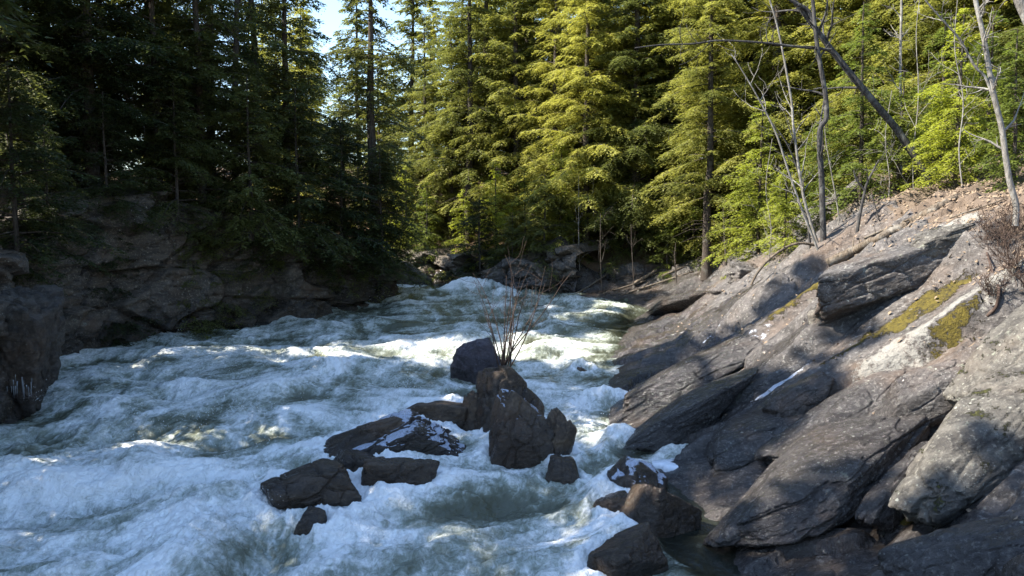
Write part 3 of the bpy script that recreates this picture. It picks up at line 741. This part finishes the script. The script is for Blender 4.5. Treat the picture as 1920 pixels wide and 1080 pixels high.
def place(proto, x, y, rz, sc, label, cat='tree', group=None, dz=-.1, z=None):
    if not proto['used']:
        o = proto; proto['used'] = 1
    else:
        o = proto.copy(); COL.objects.link(o)
        for ch in [c for c in COL.objects if c.parent == proto]:
            c = ch.copy(); COL.objects.link(c); c.parent = o
    o.location = (x, y, (hz(x, y) if z is None else z)+dz); o.rotation_euler = (0, 0, rz); o.scale = (sc, sc, sc)
    tag(o, label, cat, group); return o

F = 'hemlock_tree'
# full-skirted edge trees of the sunlit bank
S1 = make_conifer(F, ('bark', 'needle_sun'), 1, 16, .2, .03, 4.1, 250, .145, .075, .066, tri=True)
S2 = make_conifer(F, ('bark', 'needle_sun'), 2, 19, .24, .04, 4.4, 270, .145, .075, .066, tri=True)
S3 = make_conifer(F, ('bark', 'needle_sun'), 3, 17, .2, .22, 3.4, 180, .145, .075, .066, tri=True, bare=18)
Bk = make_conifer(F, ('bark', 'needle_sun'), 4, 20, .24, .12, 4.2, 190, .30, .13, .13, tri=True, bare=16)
# trees of the left bank, their needles coloured darker for its shade
D1 = make_conifer(F, ('bark', 'needle_shade'), 5, 15, .2, .0, 4.2, 230, .16, .08, .075)
D2 = make_conifer(F, ('bark', 'needle_shade'), 6, 18, .24, .06, 4.3, 240, .16, .08, .075, bare=14)
D3 = make_conifer('leaning_hemlock', ('bark', 'needle_shade'), 7, 17, .28, .05, 4.1, 210, .17, .11, .08, lean=.03, drop=.6, bare=10)
Db = make_conifer(F, ('bark', 'needle_shade'), 8, 18, .22, .15, 4.0, 150, .27, .12, .12, tri=True, bare=20)
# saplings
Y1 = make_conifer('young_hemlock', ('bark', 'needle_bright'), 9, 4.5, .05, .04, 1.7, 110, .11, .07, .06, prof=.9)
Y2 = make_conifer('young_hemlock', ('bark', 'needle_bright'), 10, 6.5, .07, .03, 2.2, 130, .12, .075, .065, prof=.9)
Yd = make_conifer('young_hemlock', ('bark', 'needle_shade'), 12, 5., .06, .02, 2.4, 120, .12, .07, .065, prof=.7)

GL = 'hemlocks of the shaded left bank'
rg = np.random.default_rng(3)
def rr(): return float(rg.uniform(0, 6.28))
left = [(D1, -16.6, 25.9, .95, 'dark hemlock on the cliff top nearest the left edge, branches hanging over the outcrop'),
        (D2, -13.6, 26.2, .95, 'dark hemlock above the highest part of the left cliff'),
        (D1, -11.2, 29.0, .9, 'dark hemlock whose low limbs overhang the middle of the left cliff'),
        (D1, -8.9, 31.8, .95, 'dark hemlock whose skirt hides the right half of the left cliff'),
        (D1, -7.2, 34.3, .5, 'black-green hemlock at the tip of the left bank, right of the leaning trunk'),
        (D2, -11.8, 37.6, 1.0, 'tall hemlock just behind the cliff-top row, left of the leaning trunk'),
        (Yd, -12.6, 25.0, .8, 'small hemlock growing out of the cliff edge with drooping sprays'),
        (Yd, -9.6, 29.6, .75, 'small hemlock with pale sprays reaching out over the cliff'),
        (Yd, -14.0, 21.6, .8, 'small hemlock on the ledge above the left outcrop'),
        (Yd, -7.0, 32.6, .8, 'small dark hemlock low on the tip of the left bank'),
        (Yd, -12.3, 18.3, .6, 'low hemlock bush on top of the outcrop at the left edge')]
for (pr, x, y, s, lb) in left: place(pr, x, y, rr(), s, lb, group=GL)
place(D3, -5.95, 35.0, 2.9, 1.05, 'tall dark hemlock silhouetted against the sky, its trunk leaning slightly right', group=GL)
bl = 'dark hemlock deep in the shaded wood of the left bank, merging with its neighbours'
for (x, y, s) in ((-17.5, 26, 1.), (-20, 29, 1.), (-16.5, 30, .95), (-14, 31.5, 1.), (-13, 35, .95), (-18, 34, 1.), (-16, 38.5, 1.), (-22, 25.5, 1.), (-24, 33, 1.), (-21, 37, 1.), (-27, 38, 1.), (-26, 44, 1.), (-31, 47, 1.), (-33, 41, 1.), (-22, 43, 1.), (-29, 33, 1.), (-30, 28, 1.)):
    place(Db if rg.random() < .55 else D2, x, y, rr(), s*rg.uniform(.92, 1.08), bl, group='hemlocks deep in the left wood')
# the same wood carried on downstream, unseen, its trees placed to shade the river
for (x, y, s) in ((-13, 16.5, 1.2), (-13.5, 12.2, 1.1), (-18.5, 18, 1.2), (-12.8, 3.5, 1.1), (-17.5, 5, 1.2), (-15.5, 17.4, 1.), (-16, 11, 1.15), (-14, 8, .95), (-13.2, 5.9, 1.2)):
    place(Db, x, y, rr(), s, bl, group='hemlocks deep in the left wood')

for (pr, x, y, s, lb) in ((D1, -12.6, 28.6, .85, 'dark hemlock filling the wood above the middle of the cliff'),
        (D2, -15.6, 24.6, .9, 'dark hemlock behind the thin grey dead stem'),
        (Yd, -10.9, 27.4, .9, 'spreading small hemlock over the tallest cliff block')):
    place(pr, x, y, rr(), s, lb, group=GL)
for (px, py, d, s, lb) in ((30, 480, 20.3, 1.05, 'bushy hemlock sprays at the left edge above the outcrop'), (90, 400, 22.0, .6, 'low hemlock at the left end of the cliff top'),
        (330, 330, 26.8, .95, 'grey-green hemlock sprays leaning out in the centre of the left bank'), (470, 380, 28.3, 1.15, 'hemlock whose pale spray tips hang over the cliff right of its bare blocks'),
        (560, 420, 29.6, 1.2, 'low hemlock covering the cliff top midway along'), (640, 430, 31.4, 1.15, 'low dark hemlock right of the middle of the cliff'),
        (715, 450, 33.2, 1.05, 'last low hemlock at the right tip of the cliff'), (200, 350, 24.8, .8, 'small dark hemlock by the patch of old snow')):
    c = P(px, py, d)
    place(Yd, c[0], d, rr(), s, lb, group=GL, z=float(zw(d)+cliff_h(d)-.3))
GR = 'sunlit hemlocks along the far bank'
sun = [(S1, 3.6, 38.8, 1.0, 'bright hemlock rising straight behind the dark overhanging cliff block'),
       (S2, 6.0, 38.9, 1.0, 'broad sunlit hemlock left of the sunlit slabs, skirt almost down to the rock'),
       (S1, 9.2, 37.0, 1.1, 'broad sunlit hemlock directly above the sunlit slabs'),
       (S3, 8.3, 33.6, .9, 'slim hemlock with a bare dark stem standing on the sunlit slabs'),
       (S2, 11.2, 34.6, 1.0, 'sunlit hemlock behind the clump of bare crooked saplings'),
       (S1, 13.6, 31.4, .95, 'yellow-green hemlock behind the dark leaning trunk'),
       (S2, 15.5, 28.2, .95, 'hemlock at the top of the bank right of the leaning trunk'),
       (S1, 0.2, 42.6, 1.05, 'bright pointed hemlock whose top stands against the sky'),
       (S3, -2.2, 43.0, 1.1, 'hemlock in half shade left of the far cliff, boughs over the bend'),
       (S2, -5.0, 46.2, .72, 'pale hemlock seen in the gap right of the silhouetted tree')]
for (pr, x, y, s, lb) in sun: place(pr, x, y, rr(), s, lb, group=GR)
bl2 = 'hemlock in the dense wood behind the far bank, merging with its neighbours'
for (x, y, s) in ((2, 44, 1.), (4.6, 43, 1.), (7.4, 41.5, 1.), (10.5, 40, 1.), (13.6, 38, 1.), (16.6, 35.5, 1.), (19, 31.5, 1.), (18.5, 26.5, .95),
                  (-9.5, 50, .82), (-3.0, 49.5, 1.), (-6.6, 52, .84), (-7.8, 47.5, .55), (-3.4, 44.6, .6), (.8, 49, 1.05), (5, 48.5, 1.05), (9.2, 47, 1.05), (13, 45, 1.05), (17, 42.5, 1.), (21, 39, 1.), (24, 34, 1.), (22.5, 28.5, 1.),
                  (-14, 54, 1.), (0, 57, 1.1), (6, 56, 1.1), (12, 54, 1.1), (18, 51, 1.1), (24, 46, 1.1), (28, 38, 1.1), (17.5, 21.5, .9), (21, 18.5, .95), (26, 26, 1.), (15.4, 33.6, 1.), (12.2, 36.8, 1.), (5.6, 39.8, 1.), (16.5, 24.5, .9), (20.2, 23.2, .95), (23.5, 21, 1.), (28, 30, 1.), (3, 52.5, 1.), (2.2, 41.2, .9), (7.6, 39.2, .95), (11.0, 37.2, .9), (13.2, 34.2, .95), (14.8, 31.8, .9), (17.2, 29.6, .95), (18.6, 33.5, 1.), (-1.4, 46, .95), (16.6, 26.6, .8), (19.6, 20.6, .9), (15.2, 38.2, 1.), (9.5, 51, 1.), (15, 48.5, 1.), (20.5, 44.5, 1.)) + tuple((float(x_), float(y_), (.85+.02*(k_ % 7))*(.72 if -.25 < x_/y_ < -.07 else 1.)) for k_, (x_, y_) in enumerate([(-34+6.5*i+2.5*(j % 2)+((i*37+j*11) % 5)*.6, 62+9*j+((i*13) % 4)) for j in range(3) for i in range(13)])):
    place((Bk, S1, S2, Bk)[int(rg.integers(4))], x, y, rr(), s*rg.uniform(.9, 1.1), bl2, group='hemlocks in the far wood')
GY = 'young hemlocks at the foot of the wood'
for (pr, px, py, d, s, lb) in ((Y2, 1610, 440, 23, .95, 'bright yellow-green young hemlock right of the crooked bare trunk'),
                            (Y1, 1680, 415, 22, .8, 'bushy young hemlock at the base of the leaning trunk'),
                            (Y1, 1470, 490, 24, .8, 'darkish young hemlock left of the bare sapling clump'),
                            (Y2, 1790, 370, 19.5, .7, 'young hemlock in shade at the top of the leafy slope'),
                            (Y2, 1420, 480, 27, .9, 'young hemlock overhanging the dark square block'),
                            (Y1, 1250, 505, 36, .7, 'small sunlit hemlock on the pale slabs at the bend'),
                            (Y2, 1760, 380, 24, .8, 'tallest young hemlock on the crest of the bank'),
                            (Y1, 1850, 330, 20, 1.0, 'young hemlock near the right edge beside the pale trunk'),
                            (Y1, 870, 520, 41.5, 1., 'young hemlock hanging over the water in the middle of the bend'),
                            (Y2, 800, 500, 43, .9, 'grey-green young hemlock above the grey rock face'),
                            (Y1, 1900, 330, 17.5, .8, 'small hemlock at the right edge of the frame'),
                            (Y2, 930, 500, 39.6, .85, 'young hemlock on top of the far cliff left of the overhang'),
                            (Y1, 985, 500, 39.2, .9, 'bushy young hemlock growing on the overhanging block'),
                            (Y2, 1050, 480, 38.6, .9, 'young hemlock at the right end of the far cliff'),
                            (Y2, 760, 480, 44.5, 1.1, 'tall young hemlock at the left end of the far bend'),
                            (Yd, 900, 500, 38.6, 1.0, 'dark low hemlock at the water edge of the far cliff'),
                            (Yd, 1020, 500, 37.4, 1.0, 'dark low hemlock in front of the far cliff, left of the slabs'),
                            (Yd, 960, 500, 38.0, .8, 'smallest dark hemlock in front of the far cliff'),
                            (Y2, 1300, 490, 36.2, .9, 'sunlit young hemlock above the middle of the slabs'),
                            (Y1, 1540, 450, 24, .9, 'bushy young hemlock directly behind the bare sapling clump')):
    x, y = float(ray(px, py)[0]*d), d
    place(pr, x, y, rr(), s, lb, group=GY)

# ------------------------------------------------------------------ bare broadleaf trees
def limbs(rg, path, rad, depth=2, n=7, start=.3, lenf=.35, up=.35, spread=1.):
    out = []; k = len(path)
    tot = np.linalg.norm(np.diff(path, axis=0), axis=1).sum()
    for _ in range(n):
        i = int(rg.uniform(start, .97)*(k-1)); p = path[i]; t = path[min(i+1, k-1)]-path[max(i-1, 0)]; t /= np.linalg.norm(t)+1e-9
        q = rg.normal(size=3); q -= (q@t)*t; q /= np.linalg.norm(q)
        d = t*.6+q*spread+[0, 0, up]; d /= np.linalg.norm(d)
        L = tot*lenf*rg.uniform(.5, 1.1); m = 6; pts = [p]
        for j in range(m):
            d = d+rg.normal(size=3)*.16+[0, 0, .04]; d /= np.linalg.norm(d); pts.append(pts[-1]+d*L/m)
        pts = np.array(pts); r = min(rad[i]*.55, .03+L*.006)*np.linspace(1, .12, m+1)
        r = np.maximum(r, .0035); out.append((pts, r))
        if depth > 1: out += limbs(rg, pts, r, depth-1, 4, .2, .45, up*.5, spread)
    return out
def bare_tree(name, label, base, sets, mat, seed, n=7, depth=2, lenf=.3, cat='tree', group=None, up=.35, start=.3):
    """sets: list of (points, r0, r1)"""
    rg = np.random.default_rng(seed); trunk = []; br = []
    e = empty(name, base); b = np.array(base)
    for pts, r0, r1 in sets:
        p = smooth_path(pts, 6)-b; r = np.linspace(r0, r1, len(p)); trunk.append((p, r))
        for _ in range(n): br.append(limbs(rg, p, r, depth, 1, start, lenf, up))
    V, Fx = tubes(trunk, 9); mesh_obj('trunk', V, Fx, MAT[mat], e)
    for b_ in br:
        V, Fx = tubes(b_, 4); mesh_obj('branch', V, Fx, MAT[mat], e)
    tag(e, label, cat, group); return e
def path(d, pts, dd=0.):
    return [P(px, py, d+dd*i/len(pts)) for i, (px, py) in enumerate(pts)]
def sink(p): 
    q = np.array(p[0]); q[2] -= .35; return [q]+list(p)
D0 = 20.
GB = 'bare saplings of the clump on the ledge'
p = sink(path(D0, [(1545, 474), (1543, 420), (1541, 350), (1537, 250), (1549, 222), (1548, 180), (1536, 110), (1528, 50), (1524, 0), (1515, -90), (1500, -190)]))
bare_tree('bare_tree', 'crooked dark grey bare trunk with a kink halfway up, tallest of the clump', tuple(p[0]), [(p, .085, .035)], 'bark_grey', 1, 9, 2, .16, group=GB)
p = sink(path(D0+.3, [(1538, 474), (1512, 390), (1500, 330), (1488, 240), (1484, 190), (1470, 110), (1455, 40), (1430, -40)]))
bare_tree('bare_sapling', 'slender pale bare sapling rising left of the crooked trunk', tuple(p[0]), [(p, .042, .018)], 'bark_pale', 2, 9, 2, .2, group=GB)
p = sink(path(D0-.3, [(1534, 472), (1510, 410), (1478, 320), (1455, 250), (1425, 190), (1390, 130), (1370, 100)]))
bare_tree('bare_sapling', 'pale bare sapling leaning furthest left in the clump', tuple(p[0]), [(p, .036, .01)], 'bark_pale', 3, 9, 2, .22, group=GB)
p = sink(path(D0+.6, [(1520, 476), (1512, 400), (1496, 320), (1470, 260), (1440, 225)]))
bare_tree('bare_sapling', 'short darker bare stem at the left foot of the clump', tuple(p[0]), [(p, .04, .01)], 'bark_grey', 4, 8, 2, .25, group=GB)
p = sink(path(21.5, [(1572, 400), (1560, 330), (1548, 260), (1545, 200)]))
bare_tree('bare_sapling', 'thin pale bare sapling just right of the crooked trunk', tuple(p[0]), [(p, .022, .008)], 'bark_pale', 5, 8, 2, .25, group=GB)
p = sink(path(20.3, [(1745, 345), (1690, 255), (1650, 205), (1600, 145), (1560, 95), (1530, 55), (1500, 15), (1470, -20), (1420, -80)]))
br = path(20.0, [(1558, 93), (1520, 90), (1480, 86), (1430, 80), (1350, 76), (1300, 82), (1240, 84), (1190, 90)])
br2 = path(20.2, [(1528, 52), (1515, 20), (1490, 5), (1450, -20)])
bare_tree('leaning_bare_tree', 'dark bare tree leaning steeply left, one long limb level across the wood', tuple(p[0]), [(p, .105, .05), (br, .036, .014), (br2, .06, .03)], 'bark_grey', 6, 8, 2, .2)
p = sink(path(14., [(1905, 386), (1893, 340), (1885, 290), (1878, 240), (1866, 190), (1858, 150), (1848, 90), (1840, 50), (1829, 0), (1815, -90)]))
b2 = path(14., [(1872, 220), (1850, 150), (1828, 125), (1800, 75), (1765, 35), (1735, 0), (1700, -50)])
bare_tree('bare_tree', 'pale slender bare tree at the top of the leafy slope near the right edge, forked', tuple(p[0]), [(p, .055, .035), (b2, .025, .012)], 'bark_pale', 7, 10, 2, .2)
for i, (pts, d, lb) in enumerate((([(1715, 400), (1712, 300), (1722, 180), (1718, 60), (1730, -40)], 20.8, 'very thin pale sapling right behind the foot of the leaning tree'),
        ([(1805, 360), (1798, 280), (1806, 190), (1790, 90), (1795, 0)], 17.5, 'thin pale sapling between the leaning tree and the forked pale tree'),
        ([(1660, 425), (1668, 340), (1660, 260), (1672, 170)], 21.5, 'short thin sapling left of the foot of the leaning tree'),
        ([(1440, 500), (1446, 430), (1436, 350), (1448, 260)], 24, 'thin sapling over the arched dead branch'))):
    p = sink(path(d, pts)); bare_tree('bare_sapling', lb, tuple(p[0]), [(p, .02, .007)], 'bark_pale', 60+i, 9, 2, .25)
p = path(11., [(2010, 330), (1990, 220), (1950, 90), (1915, 10), (1890, -50)])
q = np.array([p[0][0]+.3, p[0][1], hz(p[0][0]+.3, p[0][1])-.2])
bare_tree('bare_tree', 'bare trunk cutting the upper right corner', tuple(q), [([q]+p, .1, .06)], 'bark_pale', 8, 5, 2, .2)
p = sink(path(19.5, [(1605, 455), (1610, 415), (1618, 375), (1625, 345), (1640, 315), (1648, 300)]))
b2 = path(19.5, [(1622, 358), (1605, 335), (1600, 320)]); b3 = sink(path(19.3, [(1655, 440), (1645, 400), (1634, 365)]))
bare_tree('snag', 'short crooked dead stem forking beside the bright young hemlock', tuple(p[0]), [(p, .05, .018), (b2, .03, .01), (b3, .025, .01)], 'bark_grey', 9, 3, 2, .3)
p = sink(path(23, [(1688, 380), (1690, 250), (1688, 130), (1690, 20), (1690, -60)]))
bare_tree('bare_sapling', 'straight pale thin stem standing behind the leaning tree', tuple(p[0]), [(p, .045, .03)], 'bark_pale', 10, 12, 2, .14)
p = path(20.5, [(1540, 462), (1500, 456), (1470, 466), (1440, 488), (1418, 515), (1408, 535)])
o = bare_tree('arched_branch', 'dead grey branch arching from the sapling clump down onto the ledge', tuple(p[-1]), [(p[::-1], .03, .035)], 'dead', 11, 2, 1, .2, cat='branch')
# thin dead understorey on the far bank
GS = 'bare stems on the far bank'
for i, (px, py0, py1, d, lb, mt) in enumerate(((1358, 480, 390, 30, 'straight brown stem standing in sunlight above the slabs', 'bark'), (1126, 560, 400, 34.6, 'thin stem at the left end of the sunlit slabs', 'bark'),
        (1265, 515, 455, 33, 'short brown stem among the driftwood', 'bark'), (1185, 520, 420, 35, 'thin leaning stem behind the driftwood', 'bark'), (1085, 540, 330, 36.5, 'pale thin sapling with many twigs before the dark cliff', 'bark_pale'), (1112, 420, 310, 37.5, 'pale twiggy sapling above the far cliff', 'bark_pale'))):
    p = sink(path(d, [(px+3, py0), (px, (py0+py1)/2), (px+2*(i % 3)-2, py1)]))
    bare_tree('thin_bare_tree', lb, tuple(p[0]), [(p, .06 if i == 0 else .03, .012)], mt, 20+i, 7, 2, .3, group=GS)
# left bank dead stems
GD = 'grey dead stems in the left wood'
for i, (pts, d, r, lb, mt) in enumerate((([(132, 260), (135, 200), (140, 120), (152, 40), (160, -40)], 27, .12, 'thick dark trunk leaning right in the left wood', 'bark'),
        ([(148, 240), (146, 130), (152, 50), (158, -30)], 26.5, .035, 'thin grey dead stem against the thick leaning trunk', 'bark_grey'),
        ([(40, 370), (46, 320), (42, 280), (38, 180), (30, 60), (26, -20)], 25, .04, 'thin pale crooked stem near the left edge', 'bark_pale'),
        ([(270, 240), (240, 185), (215, 140), (195, 95), (180, 80)], 28, .035, 'bent dead limb hanging across the left wood', 'bark_pale'),
        ([(440, 260), (441, 150), (443, 60), (445, -40)], 32, .16, 'straight black trunk in front of a bright gap in the left wood', 'bark'),
        ([(400, 200), (399, 100), (398, -40)], 33, .06, 'slim straight stem left of the straight black trunk', 'bark'),
        ([(200, 270), (202, 180), (200, 60)], 30, .04, 'slim dead pole in the shaded left wood', 'bark_grey'))):
    p = path(d, pts)
    b = p[0].copy(); b[2] = min(hz(p[0][0], p[0][1])-.1, p[0][2]-.2)
    bare_tree('dead_tree', lb, tuple(b), [([b]+p, r, r*.55)], mt, 40+i, 8, 2, .22, group=GD)

# ------------------------------------------------------------------ logs
def log(label, pts, d, r0, r1, seed, group=None, name='fallen_log', mat='dead', onground=True):
    W = []
    for px, py in pts:
        w = hit(px, py, 8.) if d is None else P(px, py, d)
        W.append(w+np.array([0, 0, r0*.6]))
    p = smooth_path(W, 8); rg = np.random.default_rng(seed); e = W[0]
    r = np.linspace(r0, r1, len(p))*(1+.08*rg.normal(size=len(p)))
    r = np.concatenate([[r[0]*.05], r, [r[-1]*.05]]); p = np.vstack([p[:1]+(p[0]-p[1])*.02, p, p[-1:]+(p[-1]-p[-2])*.02])
    V, Fx = tubes([(p-e, r)], 12)
    V += .12*r0*np.stack([noise(V[:, 0]*4, V[:, 1]*4, V[:, 2]*4, 7)]*3, -1)*2
    st = limbs(rg, p-e, r, 1, 4, .1, .12, .4)
    emp = empty(name, tuple(e)); mesh_obj('trunk', V, Fx, MAT[mat], emp)
    for q_ in st:
        sV, sF = tubes([q_], 5); mesh_obj('stub', sV, sF, MAT[mat], emp)
    tag(emp, label, 'log', group)
def flog(label, a, b, r0, r1, seed, **k):
    n = 6; pts = [(a[0]+(b[0]-a[0])*t, a[1]+(b[1]-a[1])*t) for t in np.linspace(0, 1, n)]
    log(label, pts, None, r0, r1, seed, **k)
flog('rotting grey log lying down the top of the long ledge', (1552, 500), (1700, 428), .12, .10, 1)
flog('upper fallen log on the brown leaves, in line above the rotting one', (1708, 424), (1792, 378), .12, .08, 2)
GW = 'driftwood logs on the sunlit slabs'
for i, (a, b, r, lb) in enumerate((((1188, 535), (1232, 508), .09, 'pale drift log lying highest among the slabs'), ((1120, 556), (1210, 528), .06, 'long thin drift pole beside the water'),
        ((1150, 560), (1300, 510), .05, 'longest thin pole lying along the sunlit slab'), ((1080, 553), (1140, 515), .05, 'thin drift pole leaning toward the dark cliff'), ((1240, 520), (1300, 495), .06, 'short drift log under the sunlit boughs'))):
    flog(lb, a, b, r, r*.6, 10+i, group=GW, name='drift_log')
flog('thin grey pole lying across the brown leaves near the right edge', (1780, 410), (1890, 372), .018, .012, 21, name='fallen_pole')
flog('thin grey stick lying on the leaves below the upper fallen log', (1690, 452), (1800, 432), .016, .01, 22, name='fallen_pole')
flog('thin dead pole on the leaves behind the snag', (1620, 448), (1740, 398), .03, .02, 17, name='fallen_pole')

# ------------------------------------------------------------------ shrubs
def shrub(name, label, base, n, L, r, seed, mat='twig', cone=.5, dirs=None, twigs=3, group=None):
    rg = np.random.default_rng(seed); out = []
    for i in range(n):
        d = np.array([rg.normal()*cone, rg.normal()*cone, 1.]) if dirs is None else np.array(dirs[i % len(dirs)])+rg.normal(size=3)*.05
        d /= np.linalg.norm(d); l = L*rg.uniform(.6, 1.1); pts = [rg.normal(size=3)*[.06, .06, .0]]
        for j in range(7):
            d = d+rg.normal(size=3)*.07; d /= np.linalg.norm(d); pts.append(pts[-1]+d*l/7)
        pts = np.array(pts); rad = r*np.linspace(1, .25, 8); out.append((pts, rad))
        if twigs: out += limbs(rg, pts, rad, 1, twigs, .3, .35, .3)
    V, Fx = tubes(out, 5); o = mesh_obj(name, V, Fx, MAT[mat]); o.location = base; tag(o, label, 'shrub', group); return o
b = P(945, 692, 15.9)
dirs = [(-.22, 0, 1), (-.12, .1, 1), (0, 0, 1), (.1, 0, 1), (.18, .1, 1), (.3, 0, 1), (.5, 0, 1), (.7, .1, 1), (-.03, -.1, 1), (.22, 0, 1), (.38, .1, 1)]
shrub('bare_shrub', 'bare brown many-stemmed shrub growing on the midstream rock', tuple(b), 13, 2.35, .016, 4, dirs=dirs, twigs=4)
GH = 'dry brush on the leafy slope'
for i, (px, py, L, lb) in enumerate(((1895, 520, .9, 'reddish dry brush at the right edge above the mossy rock'), (1880, 460, .8, 'thin dry brush below the forked pale tree'), (1915, 440, .8, 'dry brush at the right edge, highest on the slope'), (1850, 470, .6, 'smallest tuft of dry brush left of the others'), (1862, 560, .5, 'dry twigs beside the exposed root'), (1925, 580, .8, 'dry brush overhanging the cracked pale wall'))):
    c = hit(px, py); c[2] = top(c[0], c[1])
    shrub('dry_brush', lb, tuple(c), 26, L, .005, 30+i, cone=.55, twigs=5, group=GH)
def roots():
    pts = [(1850, 480), (1862, 520), (1872, 545), (1868, 580), (1850, 600)]
    W = [hit(*q)+[0, 0, .06] for q in pts]; p = smooth_path(W, 6); V, Fx = tubes([(p, np.linspace(.016, .03, len(p)))], 8)
    tag(mesh_obj('exposed_root', V, Fx, MAT['twig']), 'exposed brown root curving down the slope at the right', 'root')
roots()

# ------------------------------------------------------------------ leaf litter
def leaf_litter():
    rg = np.random.default_rng(9); n = 42000
    y = 5+rg.uniform(0, 1, n)**.8*24; x = rg.uniform(2, 15.3, n)
    d = d_right(x, y); keep = rg.uniform(0, 1, n) < np.clip(sstep(4.6, 7.4, d-.12*(y-14))*1.0+.06, 0, 1)*(d > 1.5)
    x, y = x[keep], y[keep]
    i = np.clip(np.searchsorted(ys, y), 0, len(ys)-1); j = np.clip(np.round((x-xs[0])/.04).astype(int), 0, len(xs)-1)
    zz = Z_[i, j]+.012; n = len(x)
    a = rg.uniform(0, 2*PI, n); s = rg.uniform(.02, .05, n); tl = rg.normal(0, .45, (n, 2))
    c, s_ = np.cos(a), np.sin(a); Vs = []
    for u, v, w in ((-1, 0, .25), (-.2, .55, 0), (1, 0, .3), (-.2, -.55, 0)):
        dx = (u*c-v*s_)*s; dy = (u*s_+v*c)*s; Vs.append(np.stack([x+dx, y+dy, zz+dx*(-.45)*-1*.9+tl[:, 0]*dx+tl[:, 1]*dy+w*s+.01], -1))
    V = np.stack(Vs, 1).reshape(-1, 3); Fx = np.arange(len(V)).reshape(-1, 4)
    tag(mesh_obj('leaf_litter', V, Fx, MAT['leaf'], smooth=False), 'dry brown leaves strewn over the upper bank', 'leaves', kind='stuff')
leaf_litter()

# ------------------------------------------------------------------ light, sky, camera
SUN_EL, SUN_AZ = R(45), R(-97)      # azimuth measured from +Y towards +X
w = bpy.data.worlds.new('World'); scene.world = w; w.use_nodes = True
nt = w.node_tree; bg = nt.nodes['Background']; sky = nt.nodes.new('ShaderNodeTexSky'); sky.sky_type = 'NISHITA'
sky.sun_disc = False; sky.sun_elevation = SUN_EL; sky.sun_rotation = SUN_AZ; sky.air_density = 1.2; sky.dust_density = .4; sky.ozone_density = 3.
nt.links.new(sky.outputs[0], bg.inputs[0]); bg.inputs[1].default_value = .12
sd = bpy.data.lights.new('Sun', 'SUN'); sd.energy = 5.; sd.angle = R(.53); sd.color = (1, .93, .82)
so = bpy.data.objects.new('Sun', sd); COL.objects.link(so)
dirv = Vector((math.sin(SUN_AZ)*math.cos(SUN_EL), math.cos(SUN_AZ)*math.cos(SUN_EL), math.sin(SUN_EL)))
so.rotation_euler = dirv.to_track_quat('Z', 'Y').to_euler(); so.location = (0, 0, 30)
cam = bpy.data.cameras.new('Camera'); co = bpy.data.objects.new('Camera', cam); COL.objects.link(co)
cam.sensor_width = 36; cam.lens = FPX/1920*36; cam.clip_end = 3000; cam.clip_start = .1
co.location = (0, 0, CAMZ); co.rotation_euler = (PI/2-PITCH, 0, 0); scene.camera = co
scene.view_settings.view_transform = 'Standard'; scene.view_settings.look = 'None'
scene.view_settings.exposure = 1.75; scene.view_settings.gamma = 1
scene.cycles.max_bounces = 5; scene.cycles.diffuse_bounces = 3; scene.cycles.glossy_bounces = 2; scene.cycles.transmission_bounces = 3
scene.cycles.use_denoising = True; scene.cycles.caustics_reflective = False; scene.cycles.caustics_refractive = False
scene.cycles.sample_clamp_indirect = 6
for o in list(bpy.data.objects):
    if 'used' in o.keys(): del o['used']
